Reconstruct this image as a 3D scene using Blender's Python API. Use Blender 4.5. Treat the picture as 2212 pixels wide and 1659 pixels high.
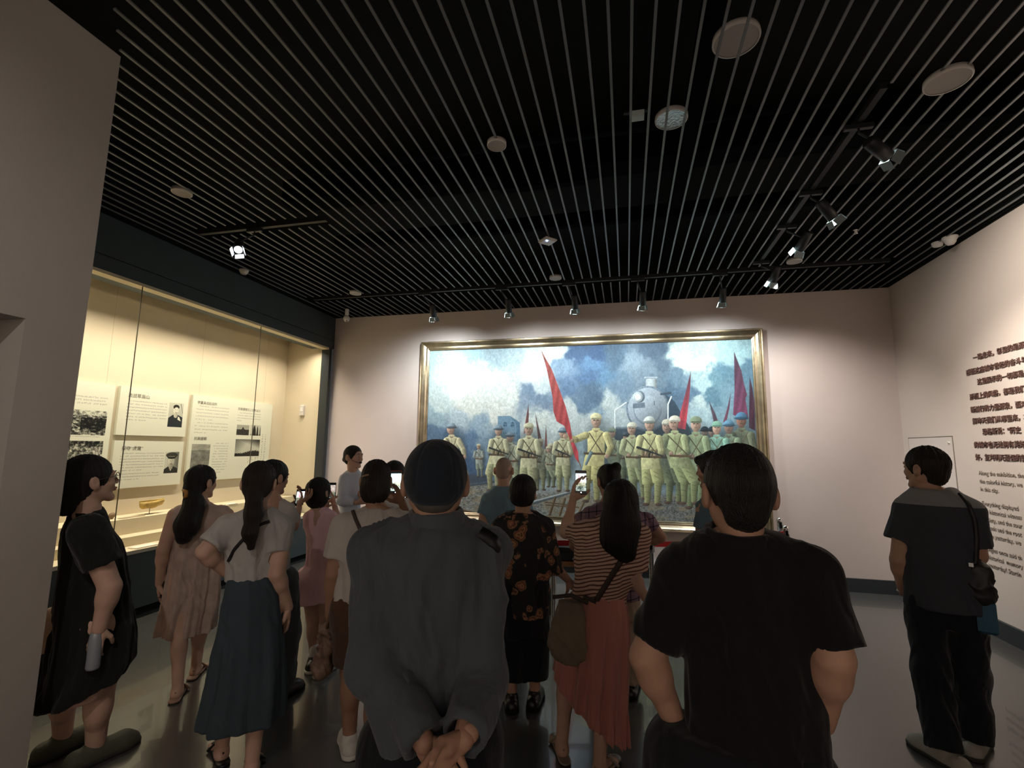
import bpy, math, random
import numpy as np
from mathutils import Vector, Matrix
from mathutils.bvhtree import BVHTree

random.seed(7)
SC = bpy.context.scene
COL = SC.collection
for _o in list(bpy.data.objects):
    bpy.data.objects.remove(_o, do_unlink=True)

# ------------------------------------------------------------------ camera
IMG_W, IMG_H = 2212, 1659
F_PX, YAW, PITCH, ROLL, EYE = 1041.57, 0.23305, 0.13327, 0.01217, 1.70
cy, sy, cp, sp = math.cos(YAW), math.sin(YAW), math.cos(PITCH), math.sin(PITCH)
c_fw = np.array([-sy * cp, cy * cp, sp])
_r0 = np.array([cy, sy, 0.0])
_u0 = np.cross(_r0, c_fw)
cr, sr = math.cos(ROLL), math.sin(ROLL)
c_rt = cr * _r0 + sr * _u0
c_up = -sr * _r0 + cr * _u0
CAM = np.array([0.0, 0.0, EYE])
camd = bpy.data.cameras.new('camera')
camd.sensor_fit = 'HORIZONTAL'
camd.sensor_width = 36.0
camd.lens = F_PX * 36.0 / IMG_W
camd.clip_start = 0.05
camd.clip_end = 60
cam = bpy.data.objects.new('camera', camd)
COL.objects.link(cam)
cam.matrix_world = Matrix(((c_rt[0], c_up[0], -c_fw[0], 0), (c_rt[1], c_up[1], -c_fw[1], 0),
                           (c_rt[2], c_up[2], -c_fw[2], EYE), (0, 0, 0, 1)))
SC.camera = cam

# ------------------------------------------------------------------ world, exposure
w = bpy.data.worlds.new('world')
SC.world = w
w.use_nodes = True
w.node_tree.nodes['Background'].inputs[0].default_value = (0.9, 0.95, 1.0, 1)
w.node_tree.nodes['Background'].inputs[1].default_value = 0.02
SC.view_settings.view_transform = 'Standard'
SC.view_settings.look = 'None'
SC.view_settings.exposure = 0.85
SC.view_settings.gamma = 1.0
SC.view_settings.use_curve_mapping = False
SC.cycles.use_denoising = True
SC.cycles.max_bounces = 7
SC.cycles.diffuse_bounces = 4
SC.cycles.glossy_bounces = 3
SC.cycles.transparent_max_bounces = 10
SC.cycles.caustics_reflective = False
SC.cycles.caustics_refractive = False
SC.cycles.sample_clamp_indirect = 3.0

# room dimensions (metres), eye at the origin 1.70 m above the floor
D, L, R, HC = 7.055, 4.758, 3.378, 3.847
CASE_TOP, CASE_FLOOR, BB = 3.32, 0.646, 0.161
CASE_X = -5.558
CASE_Y0, CASE_Y1 = 2.6, 6.92
NEARX, NEARY = -2.72, 1.862

def ray(x, y):
    return c_fw * F_PX + c_rt * (x - IMG_W / 2) - c_up * (y - IMG_H / 2)
def onz(x, y, z):
    d = ray(x, y); return CAM + d * (z - EYE) / d[2]
def ony(x, y, Y):
    d = ray(x, y); return CAM + d * Y / d[1]
def onx(x, y, X):
    d = ray(x, y); return CAM + d * X / d[0]

# ------------------------------------------------------------------ lights (track spots sit in lamps built further down; rear fill spots are added)
def spot(name, loc, to, power, col, ang, blend=0.6, rad=0.04):
    l = bpy.data.lights.new(name, 'SPOT')
    l.energy = power; l.color = col; l.spot_size = math.radians(ang); l.spot_blend = blend
    l.shadow_soft_size = rad
    o = bpy.data.objects.new(name, l)
    o.location = loc
    o.rotation_euler = (Vector(to) - Vector(loc)).to_track_quat('-Z', 'Y').to_euler()
    COL.objects.link(o)
    return o
def area(name, loc, to, power, col, sx, sy_, spread=180):
    l = bpy.data.lights.new(name, 'AREA')
    l.energy = power; l.color = col; l.shape = 'RECTANGLE'; l.size = sx; l.size_y = sy_
    l.spread = math.radians(spread)
    o = bpy.data.objects.new(name, l)
    o.location = loc
    o.rotation_euler = (Vector(to) - Vector(loc)).to_track_quat('-Z', 'Y').to_euler()
    COL.objects.link(o)
    return o

BACK_HEADS = [(-2.64, 6.24, 3.60), (-1.53, 6.22, 3.60), (-0.63, 6.22, 3.60), (0.235, 6.22, 3.60), (1.20, 6.27, 3.60)]
SIDE_HEADS = [(1.70, 3.40, 3.66), (1.70, 4.25, 3.66), (1.70, 4.87, 3.66), (1.70, 5.77, 3.66)]
LEFT_HEAD = (-3.62, 3.72, 3.60)
COOL = (0.86, 0.97, 1.0)
for i, h in enumerate(BACK_HEADS):
    spot('picture_light', (h[0], h[1] - 0.02, h[2] - 0.14), (h[0] + (-0.1, 0.2, 0, -0.1, -0.1)[i], D, 1.8), (78, 46, 46, 46, 58)[i], COOL, 154, 1.0, 0.03)
spot('wall_light', (1.80, 3.40, 3.56), (R, 4.35, 2.9), 190, (1.0, 0.90, 0.80), 80, 0.9)
spot('wall_light', (1.80, 4.25, 3.56), (R, 4.9, 1.5), 150, (1.0, 0.90, 0.80), 75, 0.9)
spot('wall_light', (1.78, 4.87, 3.56), (0.4, D, 1.4), 90, COOL, 56, 0.9)
spot('wall_light', (1.70, 5.72, 3.56), (2.3, D, 1.6), 85, (1, .93, .88), 95, 1.0)
spot('wall_light', (-3.60, 3.80, 3.46), (-3.5, D, 1.5), 125, (1.0, 0.91, 0.85), 54, 1.0)
area('case_strip', (-4.86, 4.75, 3.305), (-5.22, 4.75, 0.8), 138, (1.0, 0.88, 0.70), 4.1, 0.10, 135)
# unseen spots added behind the camera for fill, bounced off rear and left walls
spot('rear_fill', (-1.2, -1.6, 3.7), (-1.2, -3.0, 1.2), 260, (1.0, 0.92, 0.84), 120, 0.8)
spot('rear_fill', (-1.0, -0.7, 3.7), (-2.72, 0.5, 1.8), 48, (1.0, 0.92, 0.85), 90, 1.0)
spot('rear_fill', (1.6, -1.6, 3.7), (1.6, -3.0, 1.2), 260, (1.0, 0.92, 0.84), 120, 0.8)

# ------------------------------------------------------------------ materials
MATS = {}
def mat(name, col, rough=0.8, metal=0.0, spec=0.5, bump=None, var=None, emis=None, coat=0.0, sheen=0.0):
    """principled material; bump=(scale, strength, stretch_xyz), var=(scale, amount) colour variation"""
    if name in MATS:
        return MATS[name]
    m = bpy.data.materials.new(name)
    m.use_nodes = True
    nt = m.node_tree
    b = nt.nodes['Principled BSDF']
    b.inputs['Base Color'].default_value = (*col, 1)
    b.inputs['Roughness'].default_value = rough
    b.inputs['Metallic'].default_value = metal
    b.inputs['Specular IOR Level'].default_value = spec
    b.inputs['Coat Weight'].default_value = coat
    b.inputs['Sheen Weight'].default_value = sheen
    tc = nt.nodes.new('ShaderNodeTexCoord')
    if var:
        n = nt.nodes.new('ShaderNodeTexNoise'); n.inputs['Scale'].default_value = var[0]
        n.inputs['Detail'].default_value = 4
        nt.links.new(tc.outputs['Object'], n.inputs['Vector'])
        r = nt.nodes.new('ShaderNodeValToRGB')
        a = var[1]
        r.color_ramp.elements[0].position = 0.3; r.color_ramp.elements[1].position = 0.7
        r.color_ramp.elements[0].color = (*[c * (1 - a) for c in col], 1)
        r.color_ramp.elements[1].color = (*[min(1, c * (1 + a)) for c in col], 1)
        nt.links.new(n.outputs['Fac'], r.inputs['Fac'])
        nt.links.new(r.outputs['Color'], b.inputs['Base Color'])
    if bump:
        mp = nt.nodes.new('ShaderNodeMapping')
        if len(bump) > 2: mp.inputs['Scale'].default_value = bump[2]
        nt.links.new(tc.outputs['Object'], mp.inputs['Vector'])
        n = nt.nodes.new('ShaderNodeTexNoise'); n.inputs['Scale'].default_value = bump[0]
        n.inputs['Detail'].default_value = 3
        nt.links.new(mp.outputs[0], n.inputs['Vector'])
        bp = nt.nodes.new('ShaderNodeBump'); bp.inputs['Strength'].default_value = bump[1]
        bp.inputs['Distance'].default_value = 0.01
        nt.links.new(n.outputs['Fac'], bp.inputs['Height'])
        nt.links.new(bp.outputs[0], b.inputs['Normal'])
    if emis:
        b.inputs['Emission Color'].default_value = (*emis[0], 1)
        b.inputs['Emission Strength'].default_value = emis[1]
    MATS[name] = m
    return m

def lin(r, g, b):
    f = lambda c: ((c / 255 + 0.055) / 1.055) ** 2.4 if c > 10 else c / 255 / 12.92
    return (f(r), f(g), f(b))

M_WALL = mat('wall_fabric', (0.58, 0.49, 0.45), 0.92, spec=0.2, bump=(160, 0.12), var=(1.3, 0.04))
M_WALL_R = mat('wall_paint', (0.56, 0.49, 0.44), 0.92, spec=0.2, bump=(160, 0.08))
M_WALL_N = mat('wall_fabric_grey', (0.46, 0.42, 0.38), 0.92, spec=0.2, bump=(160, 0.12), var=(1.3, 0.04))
M_FLOOR = mat('vinyl_floor', (0.068, 0.067, 0.063), 0.25, spec=0.9, bump=(2.2, 0.04), var=(1.2, 0.10), coat=0.35)
M_BASE = mat('dark_slate_metal', (0.022, 0.028, 0.03), 0.45, spec=0.4)
M_BASETOP = mat('baseboard_highlight', (0.55, 0.56, 0.55), 0.35, metal=0.6)
M_SOFFIT = mat('slate_soffit', (0.050, 0.066, 0.070), 0.6, spec=0.3, var=(3, .08))
M_SLAT = mat('slat_grey', (0.13, 0.137, 0.143), 0.38, spec=0.7)
M_BLACK = mat('matt_black', (0.006, 0.007, 0.007), 0.85, spec=0.15)
M_TRACK = mat('track_black', (0.012, 0.013, 0.013), 0.5, spec=0.3)
M_LAMP = mat('lamp_housing_black', (0.018, 0.019, 0.02), 0.45, spec=0.4)
M_LIT = mat('reflector_and_flap_glow', (0.8, 0.85, 0.85), 0.25, metal=0.8, emis=((0.75, 1.0, 0.97), 2.2))
M_HOT = mat('lamp_lens_lit', (1, 1, 1), 0.3, emis=((1.0, 0.95, 1.0), 30))
M_GREYFLAG = mat('barn_door_grey', (0.22, 0.26, 0.27), 0.5)
M_WHITE = mat('white_plastic', (0.62, 0.58, 0.54), 0.5)
M_CHROME = mat('chrome', (0.62, 0.62, 0.62), 0.14, metal=1.0)
M_GOLD = mat('aged_gold_frame', (0.36, 0.29, 0.19), 0.33, metal=0.9, bump=(25, 0.15, (1, 1, 1)), var=(6, 0.25))
M_RED = mat('red_belt', (0.62, 0.02, 0.02), 0.7, bump=(200, 0.1))
M_CASEWALL = mat('case_fabric', (0.62, 0.54, 0.40), 0.9, spec=0.2, bump=(180, 0.1), var=(1.5, 0.04))
M_CASEFLOOR = mat('case_plinth', (0.66, 0.57, 0.40), 0.8, spec=0.2)
M_WOOD = mat('worn_wood', (0.16, 0.085, 0.045), 0.6, bump=(20, 0.3, (1, 12, 1)), var=(9, 0.3))

# ------------------------------------------------------------------ small mesh helpers
def tag(o, label=None, cat=None, group=None, kind=None):
    if label: o['label'] = label
    if cat: o['category'] = cat
    if group: o['group'] = group
    if kind: o['kind'] = kind
    return o

class MB:
    """collects simple shapes into one mesh"""
    def __init__(s): s.v = []; s.f = []; s.sm = []
    def add(s, vs, fs, smooth=False):
        n = len(s.v); s.v += [tuple(v) for v in vs]
        s.f += [tuple(i + n for i in f) for f in fs]; s.sm += [smooth] * len(fs); return s
    def box(s, x0, x1, y0, y1, z0, z1, M=None, b=0.0):
        if b > 0:
            vs = []; 
            P = []
            for zz, ins in ((z0, b), (z0 + b, 0), (z1 - b, 0), (z1, b)):
                P += [(x0 + ins + b * 0, y0 + ins, zz), (x1 - ins, y0 + ins, zz), (x1 - ins, y1 - ins, zz), (x0 + ins, y1 - ins, zz)]
            fs = [(3, 2, 1, 0), (12, 13, 14, 15)]
            for k in range(3):
                for i in range(4):
                    j = (i + 1) % 4
                    fs.append((k * 4 + i, k * 4 + j, k * 4 + 4 + j, k * 4 + 4 + i))
            vs = P
        else:
            vs = [(x0, y0, z0), (x1, y0, z0), (x1, y1, z0), (x0, y1, z0), (x0, y0, z1), (x1, y0, z1), (x1, y1, z1), (x0, y1, z1)]
            fs = [(3, 2, 1, 0), (4, 5, 6, 7), (0, 1, 5, 4), (1, 2, 6, 5), (2, 3, 7, 6), (3, 0, 4, 7)]
        if M is not None: vs = [M @ Vector(v) for v in vs]
        return s.add(vs, fs)
    def tube(s, pts, rads, n=12, caps=True, flat=None):
        pts = [Vector(p) for p in pts]
        if not hasattr(rads, '__len__'): rads = [rads] * len(pts)
        vs = []; up = None
        for i, p in enumerate(pts):
            t = (pts[min(i + 1, len(pts) - 1)] - pts[max(i - 1, 0)]).normalized()
            if up is None:
                up = Vector((0, 0, 1)) if abs(t.z) < .9 else Vector((1, 0, 0))
            a = t.cross(up).normalized(); bb = a.cross(t).normalized(); up = bb
            for k in range(n):
                an = 2 * math.pi * k / n
                vs.append(p + (a * math.cos(an) + bb * math.sin(an) * (flat or 1)) * rads[i])
        fs = []
        for i in range(len(pts) - 1):
            for k in range(n):
                j = (k + 1) % n
                fs.append((i * n + k, i * n + j, (i + 1) * n + j, (i + 1) * n + k))
        s.add(vs, fs, True)
        if caps:
            m = len(s.v) - len(vs)
            s.f.append(tuple(m + k for k in range(n))[::-1]); s.sm.append(False)
            q = m + (len(pts) - 1) * n
            s.f.append(tuple(q + k for k in range(n))); s.sm.append(False)
        return s
    def lathe(s, prof, c=(0, 0, 0), n=24, M=None):
        vs = []
        for r_, z_ in prof:
            for k in range(n):
                an = 2 * math.pi * k / n
                v = Vector((r_ * math.cos(an), r_ * math.sin(an), z_))
                if M is not None: v = M @ v
                vs.append(v + Vector(c))
        fs = []
        for i in range(len(prof) - 1):
            for k in range(n):
                j = (k + 1) % n
                fs.append((i * n + k, i * n + j, (i + 1) * n + j, (i + 1) * n + k))
        s.add(vs, fs, True)
        return s
    def build(s, name, m, parent=None, loc=None):
        me = bpy.data.meshes.new(name)
        v = s.v
        if loc is not None: v = [(a[0] - loc[0], a[1] - loc[1], a[2] - loc[2]) for a in v]
        me.from_pydata(v, [], s.f)
        me.polygons.foreach_set('use_smooth', s.sm)
        me.materials.append(m)
        me.update()
        o = bpy.data.objects.new(name, me)
        COL.objects.link(o)
        if loc is not None: o.location = loc
        if parent: o.parent = parent
        return o

def empty(name, loc=(0, 0, 0), rz=0):
    o = bpy.data.objects.new(name, None); COL.objects.link(o)
    o.location = loc; o.rotation_euler = (0, 0, rz); o.empty_display_size = 0.1
    return o
def copy_tree(o, parent=None):
    c = o.copy(); COL.objects.link(c); c.parent = parent
    for ch in o.children: copy_tree(ch, c)
    return c
# ================================================================== the room
def struct(mb, name, m, parent=None):
    o = mb.build(name, m, parent)
    if not parent: o['kind'] = 'structure'
    return o
struct(MB().box(CASE_X - .4, R + .3, -3.3, D + .3, -.12, 0), 'floor', M_FLOOR)
wb = struct(MB().box(-L - .02, R + .2, D, D + .2, 0, HC + .005), 'wall_back', M_WALL)
wr = struct(MB().box(R, R + .2, -3.2, D, 0, HC + .005), 'wall_right', M_WALL_R)
struct(MB().box(CASE_X - .3, R + .2, -3.2, -3.0, 0, HC + .005), 'wall_rear', M_WALL_R)
# near left wall with a recess (doorway niche) whose head is at 2.27 m
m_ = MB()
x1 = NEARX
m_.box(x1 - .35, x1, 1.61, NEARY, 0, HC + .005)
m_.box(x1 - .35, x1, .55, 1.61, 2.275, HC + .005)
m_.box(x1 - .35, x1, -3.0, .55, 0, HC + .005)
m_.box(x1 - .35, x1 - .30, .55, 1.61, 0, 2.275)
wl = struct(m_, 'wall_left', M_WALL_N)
m_ = MB(); m_.box(x1 - .30, x1 - .285, .58, 1.50, 0.02, 2.24)
struct(m_, 'panel', mat('niche_panel_blue_grey', (0.10, 0.115, 0.13), 0.4), wl)
# wall between near wall end and the case
struct(MB().box(CASE_X - .3, x1 - .35, NEARY - .2, NEARY, 0, HC + .005), 'wall_side', M_WALL)
# case alcove shell: soffit above, cabinet base below, back, ends
sf = struct(MB().box(-L - .35, -L, NEARY, D, CASE_TOP + .148, HC + .005), 'wall_left_soffit', M_SOFFIT)
struct(MB().box(-L - .35, -L + .0, NEARY, D, CASE_TOP, CASE_TOP + .140), 'fascia', M_SOFFIT, sf)
struct(MB().box(-L - .3, -L - .008, NEARY, D, CASE_TOP + .138, CASE_TOP + .150), 'groove', M_BLACK, sf)
# baseboards
for nm, mb in (('baseboard_back', MB().box(-L, R, D - .03, D, 0, BB)),
               ('baseboard_right', MB().box(R - .03, R, -3, D - .03, 0, BB)),
               ('baseboard_left', MB().box(NEARX, NEARX + .025, 1.61, NEARY, 0, BB).box(NEARX, NEARX + .025, -3, .55, 0, BB))):
    struct(mb, nm, M_BASE)
tr = struct(MB().box(-2.9, 1.9, D - .10, D - .03, BB - .012, BB + .006), 'highlight_strip', M_BASETOP)  # pale strip stands in for spotlight catching the baseboard top
# access hatch on the right wall
h = MB()
h.box(R - .004, R, 6.10, 6.93, 1.885, 1.892).box(R - .004, R, 6.095, 6.103, 1.02, 1.892).box(R - .004, R, 6.10, 6.93, 1.02, 1.027).box(R-.004, R, 6.922, 6.93, 1.02, 1.892)
hd = struct(h, 'trim_2', mat('hatch_joint', (0.16, 0.14, 0.12), .8))
ho = empty('access_hatch', (R, 6.5, 1.02)); tag(ho, 'flush rectangular access hatch in the right wall behind the man in the dark shirt', 'hatch')
MB().box(-.006, -.0008, -.39, .42, .012, .86).build('panel', mat('hatch_paint', (.57, .51, .47), .8), ho)
k_ = MB(); k_.lathe([(.001, -.012), (.010, -.012), (.012, 0)], M=Matrix.Rotation(math.pi/2, 3, 'Y'), c=(-.006, -.35, .80), n=12); k_.build('lock', M_WHITE, ho)

# ceiling: dark slab above an open grid of slats
slab = struct(MB().box(CASE_X - .3, R + .2, -3.2, D + .2, 4.6, 4.7), 'ceiling', M_BLACK)
MB().box(CASE_X - .3, R + .2, D, D + .2, HC + .005, 4.6).box(R, R + .2, -3.2, D, HC + .005, 4.6).box(CASE_X - .3, -L, -3.2, D, HC + .005, 4.6).box(-L, R, -3.2, -3, HC + .005, 4.6).build('plenum_lining', M_BLACK, slab)
PITCH_S = 0.1142
x0 = 0.0645 * 1.0241
xs = []
k = -60
while True:
    x = x0 + k * PITCH_S
    k += 1
    if x < -L + .03: continue
    if x > R - .02: break
    xs.append(x)
GAP0, GAP1 = 5.93, 6.14
TRK_X0, TRK_X1 = 1.44, 1.62
meshes = {}
def slat(x, ya, yb):
    key = (round(ya, 3), round(yb, 3))
    if key not in meshes:
        mb = MB().box(-.0075, .0075, ya, yb, 0, .009)
        me = bpy.data.meshes.new('slat'); me.from_pydata(mb.v, [], mb.f); me.materials.append(M_SLAT); meshes[key] = me
    o = bpy.data.objects.new('slat', meshes[key]); COL.objects.link(o); o.location = (x, 0, HC); o.parent = slab
for x in xs:
    ys = NEARY + .01 if x < NEARX + .02 else (1.575 + (-2.40 - x) * .9 if x < -2.40 else -2.9)
    if x < NEARX - .35: ys = NEARY + .01
    cuts = [(ys, D - .01)]
    def cut(c, a, b):
        out = []
        for p, q in c:
            if a > p: out.append((p, min(q, a)))
            if b < q: out.append((max(p, b), q))
        return [t for t in out if t[1] - t[0] > .03]
    if x > -4.55 and x < 2.95: cuts = cut(cuts, GAP0, GAP1)
    if -4.25 < x < -2.72: cuts = cut(cuts, 3.74, 3.93)
    if TRK_X0 < x < TRK_X1: cuts = cut(cuts, 3.0, 5.85)
    for a, b in cuts: slat(x, a, b)
# faint ducts and beams in the void
m_duct = mat('duct_dark_grey', (0.004, 0.0045, 0.005), 1.0, spec=0.02)
for bx in ((-3.5, 3.2, 4.10, 4.34, 4.25, 4.5), (-3.5, 3.2, 5.05, 5.12, 4.15, 4.3), (0.5, 0.62, 2.2, 6.8, 4.2, 4.45), (-1.1, -.3, 4.0, 4.08, 4.05, 4.4)):
    MB().box(*bx).build('duct', m_duct, slab)

# lettering on the right wall
M_CHAR = mat('brown_letter', (0.10, 0.052, 0.042), 0.6)
M_CHAR2 = mat('grey_letter', (0.24, 0.20, 0.17), 0.7)
def text_mesh(name, body, size, m, extrude=0.0, bold=0.0, sx=1.0):
    c = bpy.data.curves.new(name, 'FONT'); c.body = body; c.size = size; c.extrude = extrude; c.offset = bold
    c.resolution_u = 2
    t = bpy.data.objects.new(name, c); COL.objects.link(t)
    me = bpy.data.meshes.new_from_object(t.evaluated_get(bpy.context.evaluated_depsgraph_get()))
    bpy.data.objects.remove(t)
    me.materials.clear(); me.materials.append(m)
    o = bpy.data.objects.new(name, me); COL.objects.link(o)
    return o
RW = Matrix(((0, 0, -1, R), (-1, 0, 0, 0), (0, 1, 0, 0), (0, 0, 0, 1)))   # text x -> -y, text y -> z, faces -x
cn = [(5.645, 2.655, '一路走来，彰显的是源'), (5.765, 2.525, '感悟这座城市曾经的奋斗与'), (5.625, 2.412, '这里展示的一切都是'),
      (5.755, 2.277, '形而上的风俗，都是我们'), (5.762, 2.148, '断前行的力量源泉，面对'), (5.753, 2.034, '解昨天我们从哪里来，才'),
      (5.634, 1.925, '恩格斯说：“历史'), (5.771, 1.800, '的城市也无法拥有美好'), (5.771, 1.680, '好，复兴明天最强的梦')]
for y, z, s in cn:
    t = text_mesh('text_line', s, .064, M_CHAR, .005, .0004)
    t.matrix_world = RW @ Matrix.Translation((-y, z - .03, .006)); 
    t.parent = wr
en = [(5.757, 1.517, 'Along the exhibition, the'), (5.757, 1.437, 'the colorful history, we'), (5.760, 1.362, 'in this city.'),
      (5.760, 1.225, 'Everything displayed'), (5.760, 1.150, 'the historical witness'), (5.762, 1.075, 'society, and the sour'), (5.762, 1.000, 'vessels and the root'), (5.762, .925, 'from yesterday, we'),
      (5.765, .795, 'Engles once said th'), (5.765, .720, 'historical  memory'), (5.765, .645, 'yesterday! Startin')]
for y, z, s in en:
    t = text_mesh('text_line', s, .056, M_CHAR2, .003, 0)
    t.matrix_world = RW @ Matrix.Translation((-y, z - .015, .003))
    t.parent = wr
# ================================================================== flat prints: canvases painted with numpy
def nz(x, y, seed=0, oct=4):
    """cheap smooth value noise, vectorised, ~[-1,1]"""
    out = np.zeros(np.broadcast(x, y).shape, np.float32); a = 1.0; t = 0.0
    rs = np.random.RandomState(seed)
    for o in range(oct):
        tab = rs.rand(64, 64).astype(np.float32) * 2 - 1
        xi = np.floor(x).astype(int); yi = np.floor(y).astype(int)
        fx = x - xi; fy = y - yi; fx = fx * fx * (3 - 2 * fx); fy = fy * fy * (3 - 2 * fy)
        g = lambda i, j: tab[i & 63, j & 63]
        out += a * ((g(xi, yi) * (1 - fx) + g(xi + 1, yi) * fx) * (1 - fy) + (g(xi, yi + 1) * (1 - fx) + g(xi + 1, yi + 1) * fx) * fy)
        t += a; a *= 0.5; x = x * 2.03 + 7.1; y = y * 2.03 + 3.7
    return out / t * 1.6

class Canvas:
    """X, Y: coordinate of each texel; shapes are given in these coordinates"""
    def __init__(s, X, Y, col=(1, 1, 1), px=1.0):
        s.X = X.astype(np.float32); s.Y = Y.astype(np.float32); s.h, s.w = X.shape; s.px = px
        s.C = np.empty((s.h, s.w, 3), np.float32); s.C[:] = col
    def box(s, x0, y0, x1, y1, m=2):
        ys = np.where((s.Y.min(1) <= y1 + m) & (s.Y.max(1) >= y0 - m))[0]; xs_ = np.where((s.X.min(0) <= x1 + m) & (s.X.max(0) >= x0 - m))[0]
        if len(ys) == 0 or len(xs_) == 0: return None
        return slice(ys[0], ys[-1] + 1), slice(xs_[0], xs_[-1] + 1)
    def put(s, sl, a, col):
        a = np.clip(a, 0, 1)[..., None]
        s.C[sl] = s.C[sl] * (1 - a) + np.asarray(col, np.float32) * a
    def cap(s, p, q, r0, r1=None, col=(0, 0, 0), shade=.35, soft=None, alpha=1.0):
        r1 = r0 if r1 is None else r1; m = max(r0, r1); soft = soft or s.px
        sl = s.box(min(p[0], q[0]) - m, min(p[1], q[1]) - m, max(p[0], q[0]) + m, max(p[1], q[1]) + m)
        if sl is None: return
        x = s.X[sl] - p[0]; y = s.Y[sl] - p[1]; dx = q[0] - p[0]; dy = q[1] - p[1]; l2 = dx * dx + dy * dy + 1e-9
        t = np.clip((x * dx + y * dy) / l2, 0, 1); ex = x - t * dx; ey = y - t * dy; r = r0 + (r1 - r0) * t
        d = np.sqrt(ex * ex + ey * ey) - r
        sh = 1 - shade * (ex * .8 + ey * .35) / np.maximum(r, .5)
        c = np.asarray(col, np.float32) * np.clip(sh, .4, 1.5)[..., None]
        s.put(sl, (.5 - d / soft) * alpha, c)
    def ell(s, c, rx, ry, col, shade=.3, soft=None, alpha=1.0, ymax=None):
        soft = soft or s.px
        sl = s.box(c[0] - rx, c[1] - ry, c[0] + rx, c[1] + ry)
        if sl is None: return
        x = (s.X[sl] - c[0]) / rx; y = (s.Y[sl] - c[1]) / ry
        k = np.sqrt(x * x + y * y); a = .5 - (k - 1) * min(rx, ry) / soft
        if ymax is not None: a = np.minimum(a, .5 - (s.Y[sl] - ymax) / soft)
        cc = np.asarray(col, np.float32) * (1 - shade * (x * .7 + y * .5))[..., None]
        s.put(sl, np.clip(a, 0, 1) * alpha, cc)
    def poly(s, pts, col, soft=None, alpha=1.0, fn=None):
        pts = np.asarray(pts, float); soft = soft or s.px
        sl = s.box(pts[:, 0].min(), pts[:, 1].min(), pts[:, 0].max(), pts[:, 1].max())
        if sl is None: return
        x = s.X[sl]; y = s.Y[sl]; ins = np.zeros(x.shape, bool); dm = np.full(x.shape, 1e9, np.float32)
        for i in range(len(pts)):
            a = pts[i]; b = pts[(i + 1) % len(pts)]
            c = ((a[1] > y) != (b[1] > y)) & (x < (b[0] - a[0]) * (y - a[1]) / (b[1] - a[1] + 1e-12) + a[0]); ins ^= c
            dx, dy = b - a; t = np.clip(((x - a[0]) * dx + (y - a[1]) * dy) / (dx * dx + dy * dy + 1e-9), 0, 1)
            dm = np.minimum(dm, np.hypot(x - a[0] - t * dx, y - a[1] - t * dy))
        d = np.where(ins, -dm, dm); al = np.clip(.5 - d / soft, 0, 1) * alpha
        cc = np.asarray(col, np.float32) if fn is None else fn(x, y)
        s.put(sl, al, cc)
    def image(s, name):
        im = bpy.data.images.new(name, s.w, s.h)
        a = np.ones((s.h, s.w, 4), np.float32); a[..., :3] = np.clip(s.C, 0, 1)
        im.pixels.foreach_set(a[::-1].ravel()); im.update(); im.pack()
        return im
def print_mat(name, im, rough=.6, gain=1.0, spec=.3):
    m = bpy.data.materials.new(name); m.use_nodes = True; nt = m.node_tree; b = nt.nodes['Principled BSDF']
    t = nt.nodes.new('ShaderNodeTexImage'); t.image = im; t.extension = 'EXTEND'
    nt.links.new(t.outputs['Color'], b.inputs['Base Color'])
    b.inputs['Roughness'].default_value = rough; b.inputs['Specular IOR Level'].default_value = spec
    return m
def print_plane(name, p00, ex, ey, th, m, parent=None):
    """thin slab with the print on its front; p00 lower left, ex, ey edge vectors"""
    p = Vector(p00); ex = Vector(ex); ey = Vector(ey); n = ex.cross(ey).normalized() * th
    vs = [p, p + ex, p + ex + ey, p + ey]; vs = vs + [v - n for v in vs]
    me = bpy.data.meshes.new(name)
    c = (p + ex / 2)
    me.from_pydata([tuple(v - c) for v in vs], [], [(0, 1, 2, 3), (7, 6, 5, 4), (0, 4, 5, 1), (1, 5, 6, 2), (2, 6, 7, 3), (3, 7, 4, 0)])
    uv = me.uv_layers.new(name='UVMap')
    for i, q in enumerate([(0, 0), (1, 0), (1, 1), (0, 1)]): uv.data[i].uv = q
    for i in range(4, 24): uv.data[i].uv = (.01, .99)
    me.materials.append(m)
    o = bpy.data.objects.new(name, me); COL.objects.link(o); o.location = c
    if parent: o.parent = parent; o.location = c - Vector(parent.location)
    return o

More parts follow.
